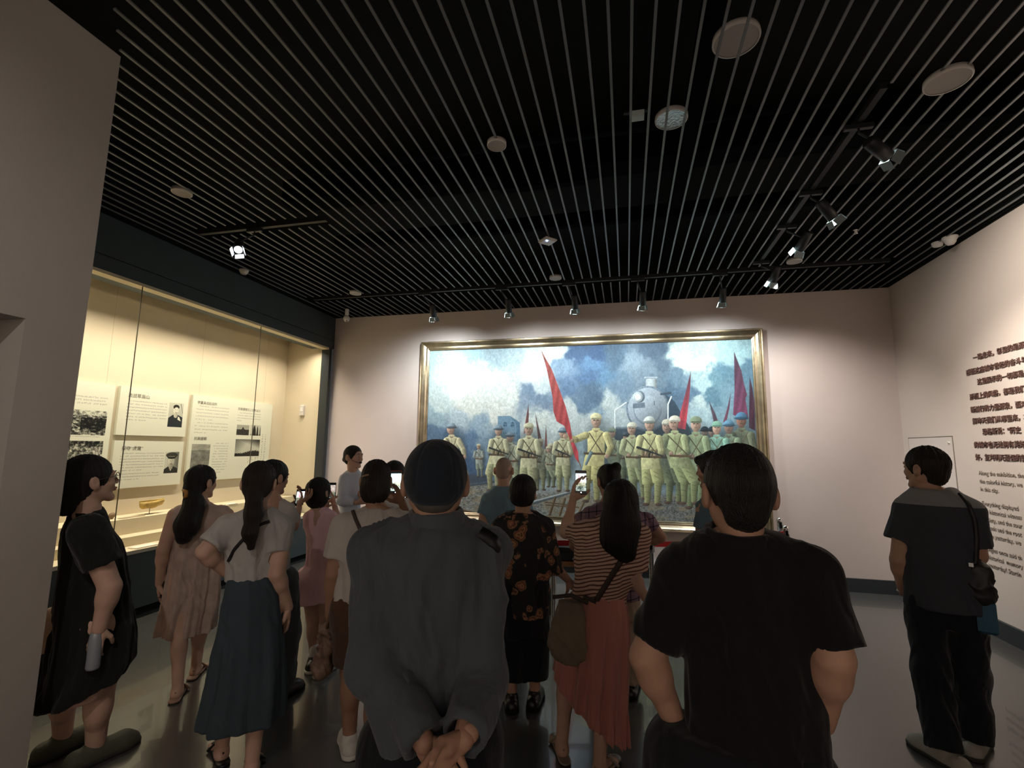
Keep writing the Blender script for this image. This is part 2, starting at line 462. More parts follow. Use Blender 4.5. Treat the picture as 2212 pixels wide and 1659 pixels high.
PX0, PX1, PZ0, PZ1 = -3.018, 1.690, 0.745, 3.232
def paint():
    w_, h_ = 1500, 792
    xx = PX0 + (np.arange(w_) + .5) / w_ * (PX1 - PX0); zz = PZ1 - (np.arange(h_) + .5) / h_ * (PZ1 - PZ0)
    P = np.stack([np.broadcast_to(xx, (h_, w_)), np.full((h_, w_), D), np.broadcast_to(zz[:, None], (h_, w_)) - EYE], -1)
    z = P @ c_fw
    cv = Canvas(IMG_W / 2 + F_PX * (P @ c_rt) / z, IMG_H / 2 - F_PX * (P @ c_up) / z, px=.8)
    A = lambda x, y: (880 + x / 3.686, 680 + y / 3.686)
    B = lambda x, y: (1250 + x / 3.687, 680 + y / 3.687)
    K = []
    for x, y, r, g, b in [(250,350,172,204,212),(500,300,160,198,212),(350,450,205,225,222),(430,560,245,250,238),(700,500,225,235,225),(900,300,180,202,210),(1000,400,215,225,222),(1180,330,222,230,225),(700,330,170,196,206),(1000,500,232,236,228),
        (800,640,228,232,224),(250,700,196,212,210),(500,740,224,226,216),(700,780,232,232,222),(430,850,178,196,206),(220,820,150,178,192),(200,930,92,122,152),(320,980,80,112,146),(500,1000,98,130,164),(480,1150,74,104,142),(600,930,150,176,194),(640,1050,130,158,180),
        (1050,850,226,232,224),(1150,900,215,224,220),(1130,1000,195,208,208),(1380,900,190,202,200),(1380,1050,150,172,180),(1330,330,66,94,132),(1480,300,62,90,130),(1450,500,84,116,156),(1250,420,130,158,184),(1250,560,100,128,162),(980,640,120,144,170),(1100,700,124,146,170),(930,690,142,162,182),(1400,700,100,128,154),(1300,780,205,214,212),(1050,560,200,212,214)]:
        K.append((*A(x, y), r, g, b))
    for x, y, r, g, b in [(100,260,60,88,118),(300,330,84,110,134),(100,400,92,132,172),(200,520,96,136,170),(430,400,136,158,174),(540,470,118,138,154),(620,540,104,126,142),(600,260,78,100,122),(670,400,88,110,130),(100,620,88,114,140),(350,560,112,138,160),(150,760,140,164,180),(60,850,196,206,204),(230,720,196,206,204),(230,820,180,194,196),(800,280,200,224,216),(1000,260,178,208,208),
        (1200,290,160,196,198),(850,400,220,234,222),(1000,400,208,228,220),(780,500,100,128,148),(900,620,88,120,146),(800,640,84,112,138),(1000,580,176,206,208),(940,700,190,210,208),(1100,520,104,146,162),(1050,640,88,130,150),(1180,640,110,150,168),(1180,480,92,134,154),(1330,450,84,124,146),(1300,330,150,190,196),(1130,790,120,156,172),(960,800,160,188,196),(1330,700,90,124,140),(700,600,80,108,132)]:
        K.append((*B(x, y), r, g, b))
    K = np.array(K, np.float32)
    X, Y = cv.X, cv.Y
    wx = X + 12 * nz(X / 30, Y / 30, 1) + 3.5 * nz(X / 8, Y / 8, 41, 2); wy = Y + 12 * nz(X / 30, Y / 30, 2) + 3.5 * nz(X / 8, Y / 8, 42, 2)
    acc = np.zeros_like(cv.C); sw = np.zeros(X.shape, np.float32)
    for k in K:
        d2 = (wx - k[0]) ** 2 + ((wy - k[1])) ** 2 + 9
        wgt = 1 / d2 ** 2.5
        acc += wgt[..., None] * k[2:]; sw += wgt
    cv.C = acc / sw[..., None] / 255
    cv.C *= (1 + .05 * nz(X / 5, Y / 7, 3) + .03 * nz(X / 1.5, Y / 1.8, 4))[..., None]
    # ground
    gy = 1046 + (X - 1010) * .0 + 4 * nz(X / 30, Y * 0, 5)
    horizon = np.where(X < 1070, 1033 + (X - 930) * .02, np.where(X < 1250, 1052, 1046 + (X - 1250) * .075))
    ga = np.clip((Y - horizon) / 14, 0, 1)[..., None]
    g = .57 + .16 * nz(X / 2.6, Y / 1.7, 6, 3) + .05 * nz(X / 20, Y / 8, 7)
    gcol = np.stack([g * 1.0, g * 1.02, g * .98], -1)
    gcol = gcol * np.where(X > 1330, .80, 1.0)[..., None]
    straw = np.clip(nz(X / 22, Y / 9, 8) * 2 + (X < 1260) * .35, 0, 1)[..., None] * .55
    gcol = gcol * (1 - straw) + np.array([.66, .58, .44]) * straw
    cv.C = cv.C * (1 - ga) + gcol * ga
    c = lambda *v: tuple(q / 255 for q in v)
    # train wheels/dark mass and embankment left
    cv.poly([(926, 1020), (1062, 1026), (1062, 1046), (926, 1044)], c(78, 92, 110), soft=6)
    cv.cap((985, 1052), (1108, 1034), 3.2, 2.4, c(88, 104, 118), .3)
    cv.cap((1140, 1088), (1262, 1055), 4.6, 2.6, c(120, 130, 136), .6)
    cv.cap((1140, 1086), (1260, 1053.5), 1.2, .7, c(222, 228, 226), 0)
    # locomotive
    cv.poly([B(690, 640), B(760, 690), B(880, 900), B(900, 960), B(600, 940)], c(52, 72, 88), soft=2)
    cv.poly([B(280, 900), B(900, 900), B(900, 1100), B(280, 1100)], c(54, 70, 84), soft=8, alpha=.85)
    cc = B(548, 750)
    chx = B(576, 0)[0]
    cv.poly([B(534, 505), B(530, 620), B(626, 620), B(618, 505)], 0, soft=1.2, fn=lambda x, y: np.array(c(188, 198, 200)) * (1 - .35 * np.clip(np.abs(x - chx + 3) / 13, 0, 1) ** 2)[..., None])
    cv.cap(B(530, 505), B(622, 505), 2.2, 2.2, c(150, 164, 172), .4)
    cv.ell(cc, 46, 49, c(112, 128, 142), .25); cv.ell(cc, 42, 45, c(150, 162, 172), .25)
    cv.ell((cc[0], cc[1] + 4), 30, 31, c(126, 140, 154), .2); cv.ell((cc[0], cc[1] + 1), 28, 29, c(156, 168, 178), .25)
    for an in range(0, 360, 15): cv.ell((cc[0] + 43.5 * math.cos(math.radians(an)), cc[1] + 46.5 * math.sin(math.radians(an))), 1, 1, c(80, 96, 110), 0)
    cv.poly([B(432, 710), B(525, 700), B(528, 742), B(432, 748)], c(108, 124, 138))
    cv.ell(B(480, 655), 12.5, 13, c(116, 132, 144), .3); cv.ell(B(470, 657), 10.5, 11, c(178, 190, 194), .2); cv.ell(B(470, 657), 6.4, 6.8, c(232, 240, 238), .0)
    cv.cap(B(655, 635), B(725, 625), 2.2, 3, c(60, 78, 94), .2); cv.cap(B(600, 690), B(602, 720), .9, .9, c(90, 104, 116), 0)
    for a, b in ((B(290, 925), B(290, 762)), (B(290, 762), B(378, 702)), (B(710, 845), B(710, 715)), (B(710, 715), B(736, 655))): cv.cap(a, b, 1.5, 1.5, c(226, 234, 232), .2)
    # stone marker with its inscription strokes
    cv.poly([A(726, 808), A(822, 806), A(900, 860), A(906, 1010), A(728, 1010)], c(122, 158, 184), soft=1)
    cv.poly([A(822, 806), A(900, 860), A(906, 1010), A(880, 1010), A(870, 868)], c(98, 134, 164), soft=1)
    for gx in (782, 842):
        for q in ((0, 0, 0, 38), (-10, 8, 10, 8), (-12, 30, 12, 24), (-9, 16, -9, 36), (11, 4, 11, 38)):
            cv.cap(A(gx + q[0], 855 + q[1]), A(gx + q[2], 855 + q[3]), .55, .55, c(48, 78, 102), 0)
    for gx in range(772, 890, 17): cv.cap(A(gx, 940), A(gx + 4, 948), .6, .6, c(60, 90, 112), 0)
    # flags
    def flag(pts, c0, c1, f):
        P_ = [f(*p) for p in pts]; y0 = min(p[1] for p in P_); y1 = max(p[1] for p in P_)
        def fn(x, y):
            t = np.clip((y - y0) / (y1 - y0), 0, 1)[..., None]
            k = 1 + .10 * np.sin(x / 2.2 + y / 13)[..., None]
            return (np.array(c(*c0)) * (1 - t) + np.array(c(*c1)) * t) * k
        cv.poly(P_, (1, 0, 0), soft=1, fn=fn)
    flag([(968, 715), (972, 800), (966, 900), (932, 955), (944, 860)], (92, 64, 66), (172, 96, 90), A)
    flag([(1022, 775), (1050, 900), (1076, 1002), (1048, 1010)], (88, 70, 74), (128, 84, 76), A)
    flag([(1107, 878), (1114, 960), (1118, 1062), (1096, 1062)], (120, 84, 76), (150, 90, 84), A)
    flag([(890, 455), (884, 600), (866, 760), (848, 915), (788, 905), (806, 780), (850, 620)], (84, 48, 60), (226, 66, 78), B)
    flag([(1035, 690), (1080, 780), (1112, 868), (1074, 866)], (66, 66, 84), (90, 64, 78), B)
    flag([(1207, 618), (1196, 740), (1170, 860), (1146, 856), (1180, 740)], (86, 62, 84), (112, 60, 82), B)
    flag([(1232, 300), (1262, 380), (1290, 450), (1312, 560), (1335, 640), (1322, 668), (1346, 830), (1224, 800), (1236, 600)], (70, 48, 66), (122, 58, 92), B)
    flag([(1355, 495), (1378, 590), (1392, 700), (1400, 925), (1350, 900)], (64, 44, 64), (74, 34, 52), B)
    # soldiers
    def soldier(hx, hy, fx, fy, hat, col, f=A, hc=(205, 196, 160), s=None, gun=0, skin=(188, 150, 128), face=0, arms=None, dark=1.0, puttee=True):
        h = f(hx, hy); ft = f(fx, fy); H = ft[1] - h[1]; u = (s or H / 150)
        col = np.array(c(*col)) * dark; rs = np.random.RandomState(int(hx * 7 + fx)); jj = rs.rand(8) - .5; sk = np.array(c(*skin)) * (.6 + .4 * dark)
        tr = col * np.array([.93, .95, .90]); n = (h[0] * .6 + ft[0] * .4, h[1] + 72 * u)
        cx = h[0]
        cv.ell((cx + 6 * u, h[1] + 60 * u), 27 * u, 62 * u, c(50, 60, 62), 0, soft=14 * u, alpha=.45)
        for sd in (-1, 1):
            hip = (n[0] + sd * 6.5 * u, h[1] + 70 * u); kn = (ft[0] + (sd * 9.5 + 4 * jj[0]) * u, h[1] + (106 + 3 * sd * jj[1]) * u); an = (ft[0] + (sd * 9 + 3 * jj[2]) * u, ft[1] - (6 + 3 * sd * jj[3]) * u)
            cv.cap(hip, kn, 11.5 * u, 10.8 * u, tr, .5)
            for t in (.3, .55, .8): cv.cap((hip[0] + (kn[0] - hip[0]) * t - 5 * u, hip[1] + (kn[1] - hip[1]) * t + 4 * jj[int(t * 8)] * u), (hip[0] + (kn[0] - hip[0]) * t + 6 * u, hip[1] + (kn[1] - hip[1]) * t + 5 * u), .8 * u, .4 * u, tr * .68, 0, alpha=.55)
            cv.cap((kn[0] - 9 * u, kn[1] + 6 * u), (kn[0] + 9 * u, kn[1] + 7 * u), 1.6 * u, 1.6 * u, tr * .6, 0, alpha=.5)
            0
            cv.cap((kn[0], kn[1] + 5 * u), an, 7.2 * u, 5 * u, tr * (.88 if puttee else .95), .45)
            for t in (.25, .5, .75): cv.cap((kn[0] - 5 * u, kn[1] + (an[1] - kn[1]) * t - u), (kn[0] + 5 * u, kn[1] + (an[1] - kn[1]) * t + 1.5 * u), .4 * u, .4 * u, tr * .62, 0, alpha=.7)
            cv.ell((an[0] + sd * 2.5 * u, ft[1] - 1.5 * u), 6.5 * u, 3 * u, sk * .55, .3)
        cv.poly([(cx - 16 * u, h[1] + 24 * u), (cx + 16 * u, h[1] + 24 * u), (cx + 15.5 * u, h[1] + 60 * u), (n[0] + 17.5 * u, h[1] + 84 * u), (n[0] - 17.5 * u, h[1] + 84 * u), (cx - 15.5 * u, h[1] + 60 * u)], col, fn=lambda x, y: col * (1.1 - .22 * np.clip((x - cx) / (20 * u), -1, 1.2) + .10 * nz(x / (5 * u), y / (7 * u), int(hx), 2))[..., None], soft=1.2)
        cv.ell((cx, h[1] + 25 * u), 16 * u, 7 * u, col * 1.12, .2)
        arms = arms or (((-17, 28), (-22, 50), (-7, 57)), ((17, 28), (22, 52), (9, 61)))
        for ar in arms:
            q = [(cx + a * u, h[1] + b * u) for a, b in ar]
            cv.cap(q[0], q[1], 6.8 * u, 6 * u, col * 1.02, .5); cv.cap(q[1], q[2], 6 * u, 4.6 * u, col * .92, .45); cv.cap((q[0][0] + 2 * u, q[0][1] + 5 * u), q[1], .7 * u, .5 * u, col * .6, 0, alpha=.5)
            cv.ell(q[2], 4.2 * u, 4 * u, sk, .3)
        cv.cap((n[0] - 18 * u, h[1] + 61 * u), (n[0] + 18 * u, h[1] + 62 * u), 2.0 * u, 2.0 * u, c(104, 84, 62), .2)
        if gun:
            for gx in (-12, -4, 4, 12): cv.cap((cx + gx * u, h[1] + 50 * u), (cx + gx * u, h[1] + 57 * u), 3 * u, 3 * u, np.array(c(140, 124, 92)) * dark, .4)
        cv.cap((cx - 12 * u, h[1] + 24 * u), (n[0] + 14 * u, h[1] + 60 * u), .9 * u, .9 * u, np.array(c(96, 86, 66)) * dark, 0)
        cv.cap((cx + 11 * u, h[1] + 24 * u), (n[0] - 10 * u, h[1] + 60 * u), .8 * u, .8 * u, np.array(c(110, 98, 74)) * dark, 0)
        cv.cap((cx, h[1] + 22 * u), (cx + u, h[1] + 58 * u), .45 * u, .45 * u, col * .7, 0, alpha=.6)
        cv.cap((h[0], h[1] + 8 * u), (h[0], h[1] + 17 * u), 4.4 * u, 5 * u, sk * .82, .2)
        cv.cap((h[0] - 5 * u, h[1] + 17 * u), (h[0] + 5 * u, h[1] + 17 * u), 2.4 * u, 2.4 * u, col * 1.1, .2)
        cv.ell((h[0] + face * u, h[1] + 2 * u), 8.8 * u, 11.4 * u, sk, .4)
        for e in (-3, 3): cv.cap((h[0] + (e + face * 1.3 - 1.3) * u, h[1] + .2 * u), (h[0] + (e + face * 1.3 + 1.3) * u, h[1] + .2 * u), .75 * u, .75 * u, sk * .38, 0)
        cv.cap((h[0] + face * 1.4 * u, h[1] + u), (h[0] + face * 1.5 * u, h[1] + 4.3 * u), .8 * u, 1.1 * u, sk * .84, .5)
        cv.cap((h[0] + (face * 1.3 - 2) * u, h[1] + 7.2 * u), (h[0] + (face * 1.3 + 2) * u, h[1] + 7.2 * u), .6 * u, .6 * u, sk * .6, 0)
        hcc = np.array(c(*hc)) * dark
        if hat == 'cap':
            cv.ell((h[0], h[1] - 5 * u), 10.6 * u, 8.2 * u, hcc, .3, ymax=h[1] - 2 * u); cv.cap((h[0] - 7 * u, h[1] - 2.6 * u), (h[0] + 7 * u, h[1] - 2.6 * u), 1.5 * u, 1.5 * u, hcc * .72, 0)
        else:
            cv.ell((h[0], h[1] - 1.5 * u), 11 * u, 11.5 * u, hcc, .45, ymax=h[1] - 2 * u); cv.ell((h[0], h[1] - 2 * u), 12.6 * u, 2.6 * u, hcc * .7, .3)
            cv.ell((h[0] - 3.5 * u, h[1] - 8 * u), 3.5 * u, 2 * u, hcc * 1.35, 0, soft=2, alpha=.6)
        if gun:
            g0 = (cx - 22 * u * gun, h[1] + 44 * u); g1 = (cx + 24 * u * gun, h[1] + 60 * u)
            cv.cap(g0, g1, 2.2 * u, 1.1 * u, c(58, 62, 64), .4); cv.cap(((g0[0] + g1[0]) / 2, (g0[1] + g1[1]) / 2), ((g0[0] + g1[0]) / 2 - 2 * u, (g0[1] + g1[1]) / 2 + 10 * u), 1.3 * u, 1.3 * u, c(48, 50, 52), .3)
    KH = (196, 190, 150); GR = (150, 160, 128); HB = (122, 142, 156)
    soldier(575, 1048, 585, 1290, 'cap', (150, 158, 150), A)
    soldier(1063, 1018, 1062, 1395, 'cap', (172, 166, 132), A, gun=0)
    soldier(1145, 1052, 1150, 1370, 'cap', (140, 148, 124), A)
    soldier(1128, 1070, 1185, 1372, 'cap', (150, 154, 128), A)
    soldier(823, 972, 850, 1440, 'helmet', (176, 178, 150), A, HB)
    soldier(360, 905, 430, 1420, 'helmet', KH, A, HB, face=-2, arms=(((-12, 28), (-16, 50), (-10, 66)), ((16, 28), (27, 50), (30, 66))))
    soldier(732, 918, 690, 1400, 'helmet', KH, A, HB, gun=1)
    soldier(1240, 938, 1245, 1405, 'helmet', (188, 184, 144), A, HB, gun=.8)
    soldier(972, 908, 970, 1460, 'cap', KH, A, (206, 200, 162), gun=1)
    soldier(268, 938, 320, 1380, 'cap', GR, B, (150, 164, 140), dark=.9)
    soldier(380, 968, 390, 1400, 'helmet', GR, B, (100, 112, 120), dark=.75)
    soldier(425, 905, 480, 1465, 'cap', (172, 176, 132), B, (226, 220, 196), face=-1, dark=.95)
    for hx in (1000, 1060): soldier(hx, 930, hx, 1400, 'helmet', GR, B, (60, 84, 110), dark=.5)
    soldier(703, 885, 760, 1500, 'cap', (160, 168, 124), B, (222, 214, 190), dark=.9, face=-1)
    soldier(1290, 835, 1300, 1500, 'helmet', (112, 122, 96), B, (70, 122, 160), dark=.9, s=1.22, skin=(140, 100, 84))
    soldier(1190, 890, 1200, 1500, 'helmet', (124, 146, 118), B, (84, 130, 158), dark=.95, skin=(150, 116, 102))
    soldier(1095, 898, 1100, 1480, 'cap', (120, 166, 146), B, (124, 176, 152), dark=.98, arms=(((-19, 28), (-22, 46), (8, 48)), ((19, 28), (22, 46), (-6, 50))))
    soldier(930, 868, 930, 1540, 'cap', (148, 166, 124), B, (140, 158, 124), dark=.9, gun=0)
    soldier(763, 860, 870, 1505, 'cap', (168, 176, 126), B, (226, 218, 196), face=-2, dark=.96)
    soldier(563, 865, 590, 1515, 'helmet', (194, 190, 134), B, (186, 192, 182), gun=1)
    # standard bearer: arm out to the staff
    soldier(140, 840, 110, 1488, 'cap', (200, 188, 128), B, (220, 210, 160), arms=(((-19, 28), (-38, 36), (-56, 30)), ((19, 28), (27, 50), (20, 66))), gun=0)
    cv.cap(A(1075, 300), A(1385, 1215), .7, .9, c(150, 110, 84), .2)
    flag([(1075, 298), (1100, 345), (1150, 430), (1200, 560), (1262, 730), (1300, 880), (1316, 985), (1362, 1090), (1368, 1180), (1338, 1140), (1312, 1050), (1290, 975), (1252, 885), (1192, 850), (1166, 770), (1160, 660), (1140, 560), (1112, 430)], (150, 70, 60), (222, 74, 84), A)
    cv.ell(A(1316, 1002), 4.6, 4, c(176, 130, 110), .3)
    cv.cap(B(100, 1100), B(60, 1190), 4, 2.6, c(130, 150, 156), .4)
    # timber trestles and debris on the ballast
    for a, b, r in (((1200, 1075), (1170, 1168), 2.6), ((1221, 1077), (1198, 1150), 2.4), ((1180, 1084), (1226, 1090), 1.3), ((1180, 1090), (1250, 1095), 1.3), ((1262, 1085), (1236, 1140), 2), ((1004, 1104), (1020, 1110), 2.2), ((1004, 1102), (1034, 1109), 1.8)):
        cv.cap(a, b, r, r, c(118, 92, 64), .5)
    g_ = cv.C.mean(-1, keepdims=True); cv.C = (g_ + (cv.C - g_) * .85) * .86
    cv.C *= (1 + .07 * nz(X / 2.4, Y / 3.4, 31) + .04 * nz(X / .9, Y / 1.1, 32))[..., None]
    m_ = print_mat('oil_painting_print', cv.image('oil_painting'), .62, spec=.25)
    nt = m_.node_tree; b = nt.nodes['Principled BSDF']
    n = nt.nodes.new('ShaderNodeTexNoise'); n.inputs['Scale'].default_value = 90; n.inputs['Detail'].default_value = 4
    tc = nt.nodes.new('ShaderNodeTexCoord'); nt.links.new(tc.outputs['Object'], n.inputs['Vector'])
    bp = nt.nodes.new('ShaderNodeBump'); bp.inputs['Strength'].default_value = .25; bp.inputs['Distance'].default_value = .004
    nt.links.new(n.outputs['Fac'], bp.inputs['Height']); nt.links.new(bp.outputs[0], b.inputs['Normal'])
    return m_
pt = empty('framed_painting', ((PX0 + PX1) / 2, D, PZ0 - .12)); tag(pt, 'huge gold framed oil painting of soldiers, a red flag and a steam locomotive', 'painting')
print_plane('canvas', (PX0, D - .045, PZ0), (PX1 - PX0, 0, 0), (0, 0, PZ1 - PZ0), .02, paint(), pt)
# frame: moulded profile mitred round the canvas; profile (outward, towards the room)
prof = [(-.012, .045), (-.012, .060), (.004, .066), (.012, .058), (.02, .062), (.045, .064), (.07, .078), (.088, .094), (.096, .086), (.104, .098), (.118, .100), (.126, .090), (.130, 0.0), (-.012, 0.0)]
def frame_side(nm, corners, axis_out):
    # corners: two inner corners (x,z); out dirs per corner
    (ax, az, oax, oaz), (bx, bz, obx, obz) = corners
    vs = []
    for px_, py_ in prof: vs.append((ax + oax * px_, D - py_, az + oaz * px_))
    for px_, py_ in prof: vs.append((bx + obx * px_, D - py_, bz + obz * px_))
    n = len(prof); fs = [(i, (i + 1) % n, n + (i + 1) % n, n + i) for i in range(n)] + [tuple(range(n))[::-1], tuple(range(n, 2 * n))]
    mb = MB(); mb.add(vs, fs)
    o = mb.build(nm, M_GOLD, None); o.data.transform(Matrix.Translation(-Vector(pt.location))); o.parent = pt
    bm_fix(o); return o
def bm_fix(o):
    import bmesh
    b = bmesh.new(); b.from_mesh(o.data); bmesh.ops.recalc_face_normals(b, faces=b.faces); b.to_mesh(o.data); b.free()
x0_, x1_, z0_, z1_ = PX0, PX1, PZ0, PZ1
frame_side('frame_rail', ((x0_, z1_, -1, 1), (x1_, z1_, 1, 1)), 1)
frame_side('frame_rail', ((x0_, z0_, -1, -1), (x1_, z0_, 1, -1)), 1)
frame_side('frame_rail', ((x0_, z0_, -1, -1), (x0_, z1_, -1, 1)), 1)
frame_side('frame_rail', ((x1_, z0_, 1, -1), (x1_, z1_, 1, 1)), 1)
# ================================================================== showcase on the left
case = empty('showcase', (-L, 4.8, 0)); tag(case, 'long glass fronted museum showcase with beige lit interior and dark slate base', 'showcase')
def cpart(mb, name, m, parent=case):
    o = mb.build(name, m); o.data.transform(Matrix.Translation(-Vector(case.location))); o.parent = parent; return o
cpart(MB().box(CASE_X - .02, CASE_X, CASE_Y0, 6.98, CASE_FLOOR, 3.62), 'back_panel', M_CASEWALL)
cpart(MB().box(CASE_X, -L - .12, 6.95, 6.98, CASE_FLOOR, 3.62), 'end_panel', M_CASEWALL)
cpart(MB().box(CASE_X, -L - .12, CASE_Y0 - .03, CASE_Y0, CASE_FLOOR, 3.62), 'end_panel', M_CASEWALL)
cpart(MB().box(CASE_X, -L - .35, CASE_Y0, 6.98, 3.60, 3.62), 'top_panel', M_CASEWALL)
# fabric joints on the back panel
for y in (4.09, 5.28, 6.47): cpart(MB().box(CASE_X - .001, CASE_X + .0006, y, y + .003, CASE_FLOOR, 3.6), 'joint', mat('joint_tan', (.40, .33, .21), .9))
# base
cpart(MB().box(CASE_X, -L - .06, CASE_Y0, D - .05, 0, .085), 'toe_kick', M_BLACK)
nb = 5; ys = np.linspace(CASE_Y0, D - .05, nb + 1)
for i in range(nb): cpart(MB().box(CASE_X, -L - .004, ys[i] + .003, ys[i + 1] - .003, .085, CASE_FLOOR - .02, b=.002), 'base_panel', M_SOFFIT)
cpart(MB().box(CASE_X, -L + .006, CASE_Y0, 6.92, CASE_FLOOR - .02, CASE_FLOOR), 'sill', M_CASEFLOOR)
cpart(MB().box(-L - .004, -L + .008, CASE_Y0, 6.92, CASE_FLOOR - .022, CASE_FLOOR + .012), 'edge_trim', mat('pale_metal_edge', (.55, .5, .4), .4, metal=.3))
cpart(MB().box(-L - .13, -L + .012, 6.92, 6.985, 0, CASE_TOP), 'corner_post', M_BASE)
cpart(MB().box(-L - .12, -L, CASE_Y0, 6.93, CASE_TOP - .03, CASE_TOP + .001), 'head_rail', M_CASEFLOOR)
# tiered plinth
cpart(MB().box(CASE_X, -5.225, CASE_Y0 + .05, 6.90, CASE_FLOOR, .905, b=.003), 'plinth', M_CASEFLOOR)
cpart(MB().box(-5.225, -5.05, CASE_Y0 + .05, 6.90, CASE_FLOOR, .742, b=.003), 'plinth', M_CASEFLOOR)
cpart(MB().box(-4.95, -4.84, 4.05, 4.30, CASE_FLOOR, CASE_FLOOR + .012, b=.002), 'label_plate', mat('label_white', (.8, .76, .66), .6))
# glass panes
def glass_mat():
    m = bpy.data.materials.new('clear_glass'); m.use_nodes = True; nt = m.node_tree; nt.nodes.clear()
    out = nt.nodes.new('ShaderNodeOutputMaterial'); mix = nt.nodes.new('ShaderNodeMixShader')
    tr = nt.nodes.new('ShaderNodeBsdfTransparent'); gl = nt.nodes.new('ShaderNodeBsdfGlossy'); fr = nt.nodes.new('ShaderNodeFresnel')
    tr.inputs[0].default_value = (.97, .985, .97, 1); gl.inputs['Roughness'].default_value = .02; fr.inputs[0].default_value = 1.18
    mt = nt.nodes.new('ShaderNodeMath'); mt.operation = 'MULTIPLY'; mt.inputs[1].default_value = .45; nt.links.new(fr.outputs[0], mt.inputs[0]); nt.links.new(mt.outputs[0], mix.inputs[0]); nt.links.new(tr.outputs[0], mix.inputs[1]); nt.links.new(gl.outputs[0], mix.inputs[2]); nt.links.new(mix.outputs[0], out.inputs[0])
    return m
M_GLASS = glass_mat()
M_GEDGE = mat('glass_edge_dark', (.10, .09, .06), .3)
gy = [CASE_Y0, 3.74, 5.39, 6.92]
for a, b in zip(gy[:-1], gy[1:]):
    o = cpart(MB().add([(-L - .006, a, CASE_FLOOR), (-L - .006, b, CASE_FLOOR), (-L - .006, b, CASE_TOP), (-L - .006, a, CASE_TOP)], [(0, 1, 2, 3)]), 'glass_pane', M_GLASS)
for y in gy[1:-1]: cpart(MB().box(-L - .010, -L - .002, y - .003, y + .003, CASE_FLOOR, CASE_TOP), 'pane_seam', M_GEDGE)

# text boards: prints drawn with numpy, one unit = 1 mm on the board
INK = (.22, .21, .18); PAPER = (.83, .83, .76)
def board(y0, y1, z0, z1, draw, label):
    wmm = (y1 - y0) * 1000; hmm = (z1 - z0) * 1000; sc = 1.1
    w_ = int(wmm * sc); h_ = int(hmm * sc)
    X, Y = np.meshgrid((np.arange(w_) + .5) / sc, (np.arange(h_) + .5) / sc)
    cv = Canvas(X, Y, PAPER, px=1.2)
    draw(cv, wmm, hmm)
    m = print_mat('board_print', cv.image('board_print'), .55)
    e = empty('text_board', (CASE_X + .001, (y0 + y1) / 2, z0)); tag(e, label, 'board', 'text boards in the showcase')
    print_plane('print_face', (CASE_X + .038, y0, z0), (0, y1 - y0, 0), (0, 0, z1 - z0), .036, m, e)
    b = MB().box(CASE_X + .001, CASE_X + .0018, y0 + .05, y1 - .05, z0 + .05, z1 - .05).build('mount', M_BLACK); b.data.transform(Matrix.Translation(-Vector(e.location))); b.parent = e
    return e
def lines(cv, x, y, wd, n, pitch, ch=14, seed=0, ink=.42, last=.5):
    rs = np.random.RandomState(seed)
    for i in range(n):
        cx = x + (2 * ch if i == 0 else 0); end = x + wd * (last if i == n - 1 else 1)
        while cx < end - ch:
            if rs.rand() > .08:
                for _ in range(3):
                    a = rs.rand(4) * ch * .75
                    if rs.rand() < .5: cv.cap((cx, y + i * pitch + a[1]), (cx + ch * .75, y + i * pitch + a[1]), .8, .8, (ink, ink, ink * .95), 0)
                    else: cv.cap((cx + a[0], y + i * pitch), (cx + a[0] + a[2] * .2, y + i * pitch + ch * .75), .8, .8, (ink, ink, ink * .95), 0)
            cx += ch
def photo(cv, x0, y0, x1, y1, seed, fn):
    sl = cv.box(x0, y0, x1, y1, 0); X = cv.X[sl]; Y = cv.Y[sl]
    u = (X - x0) / (x1 - x0); v = (Y - y0) / (y1 - y0)
    g = np.clip(fn(u, v, X, Y), 0, 1)
    cv.put(sl, np.ones_like(g), g[..., None] * np.array([.80, .80, .73]))
def b1(cv, w_, h_):
    lines(cv, 60, 150, w_ - 110, 3, 34, 20, 1, last=1)
    photo(cv, 0, 300, w_ - 55, 560, 0, lambda u, v, X, Y: .5 + .55 * nz(X / 26, Y / 18, 11) + .2 * nz(X / 6, Y / 6, 12) - .5 * ((u > .72) & (v > .3) & (v < .8 + .1 * np.sin(u * 30))) + .3 * (v < .2))
    photo(cv, 0, 620, w_ - 60, 860, 0, lambda u, v, X, Y: .55 + .5 * nz(X / 20, Y / 22, 13) + .3 * nz(X / 7, Y / 7, 14) - .3 * (v < .25))
    for k in range(14):
        rs = np.random.RandomState(k); a = rs.rand(4)
        cv.cap((80 + 500 * a[0], 320 + 220 * a[1]), (80 + 500 * a[0] + 120 * (a[2] - .3), 340 + 200 * a[3]), 2.5, 2, (.12, .12, .1) if k % 2 else (.8, .8, .72), 0)
    lines(cv, 80, 572, w_ - 180, 1, 20, 10, 3, ink=.55, last=1)
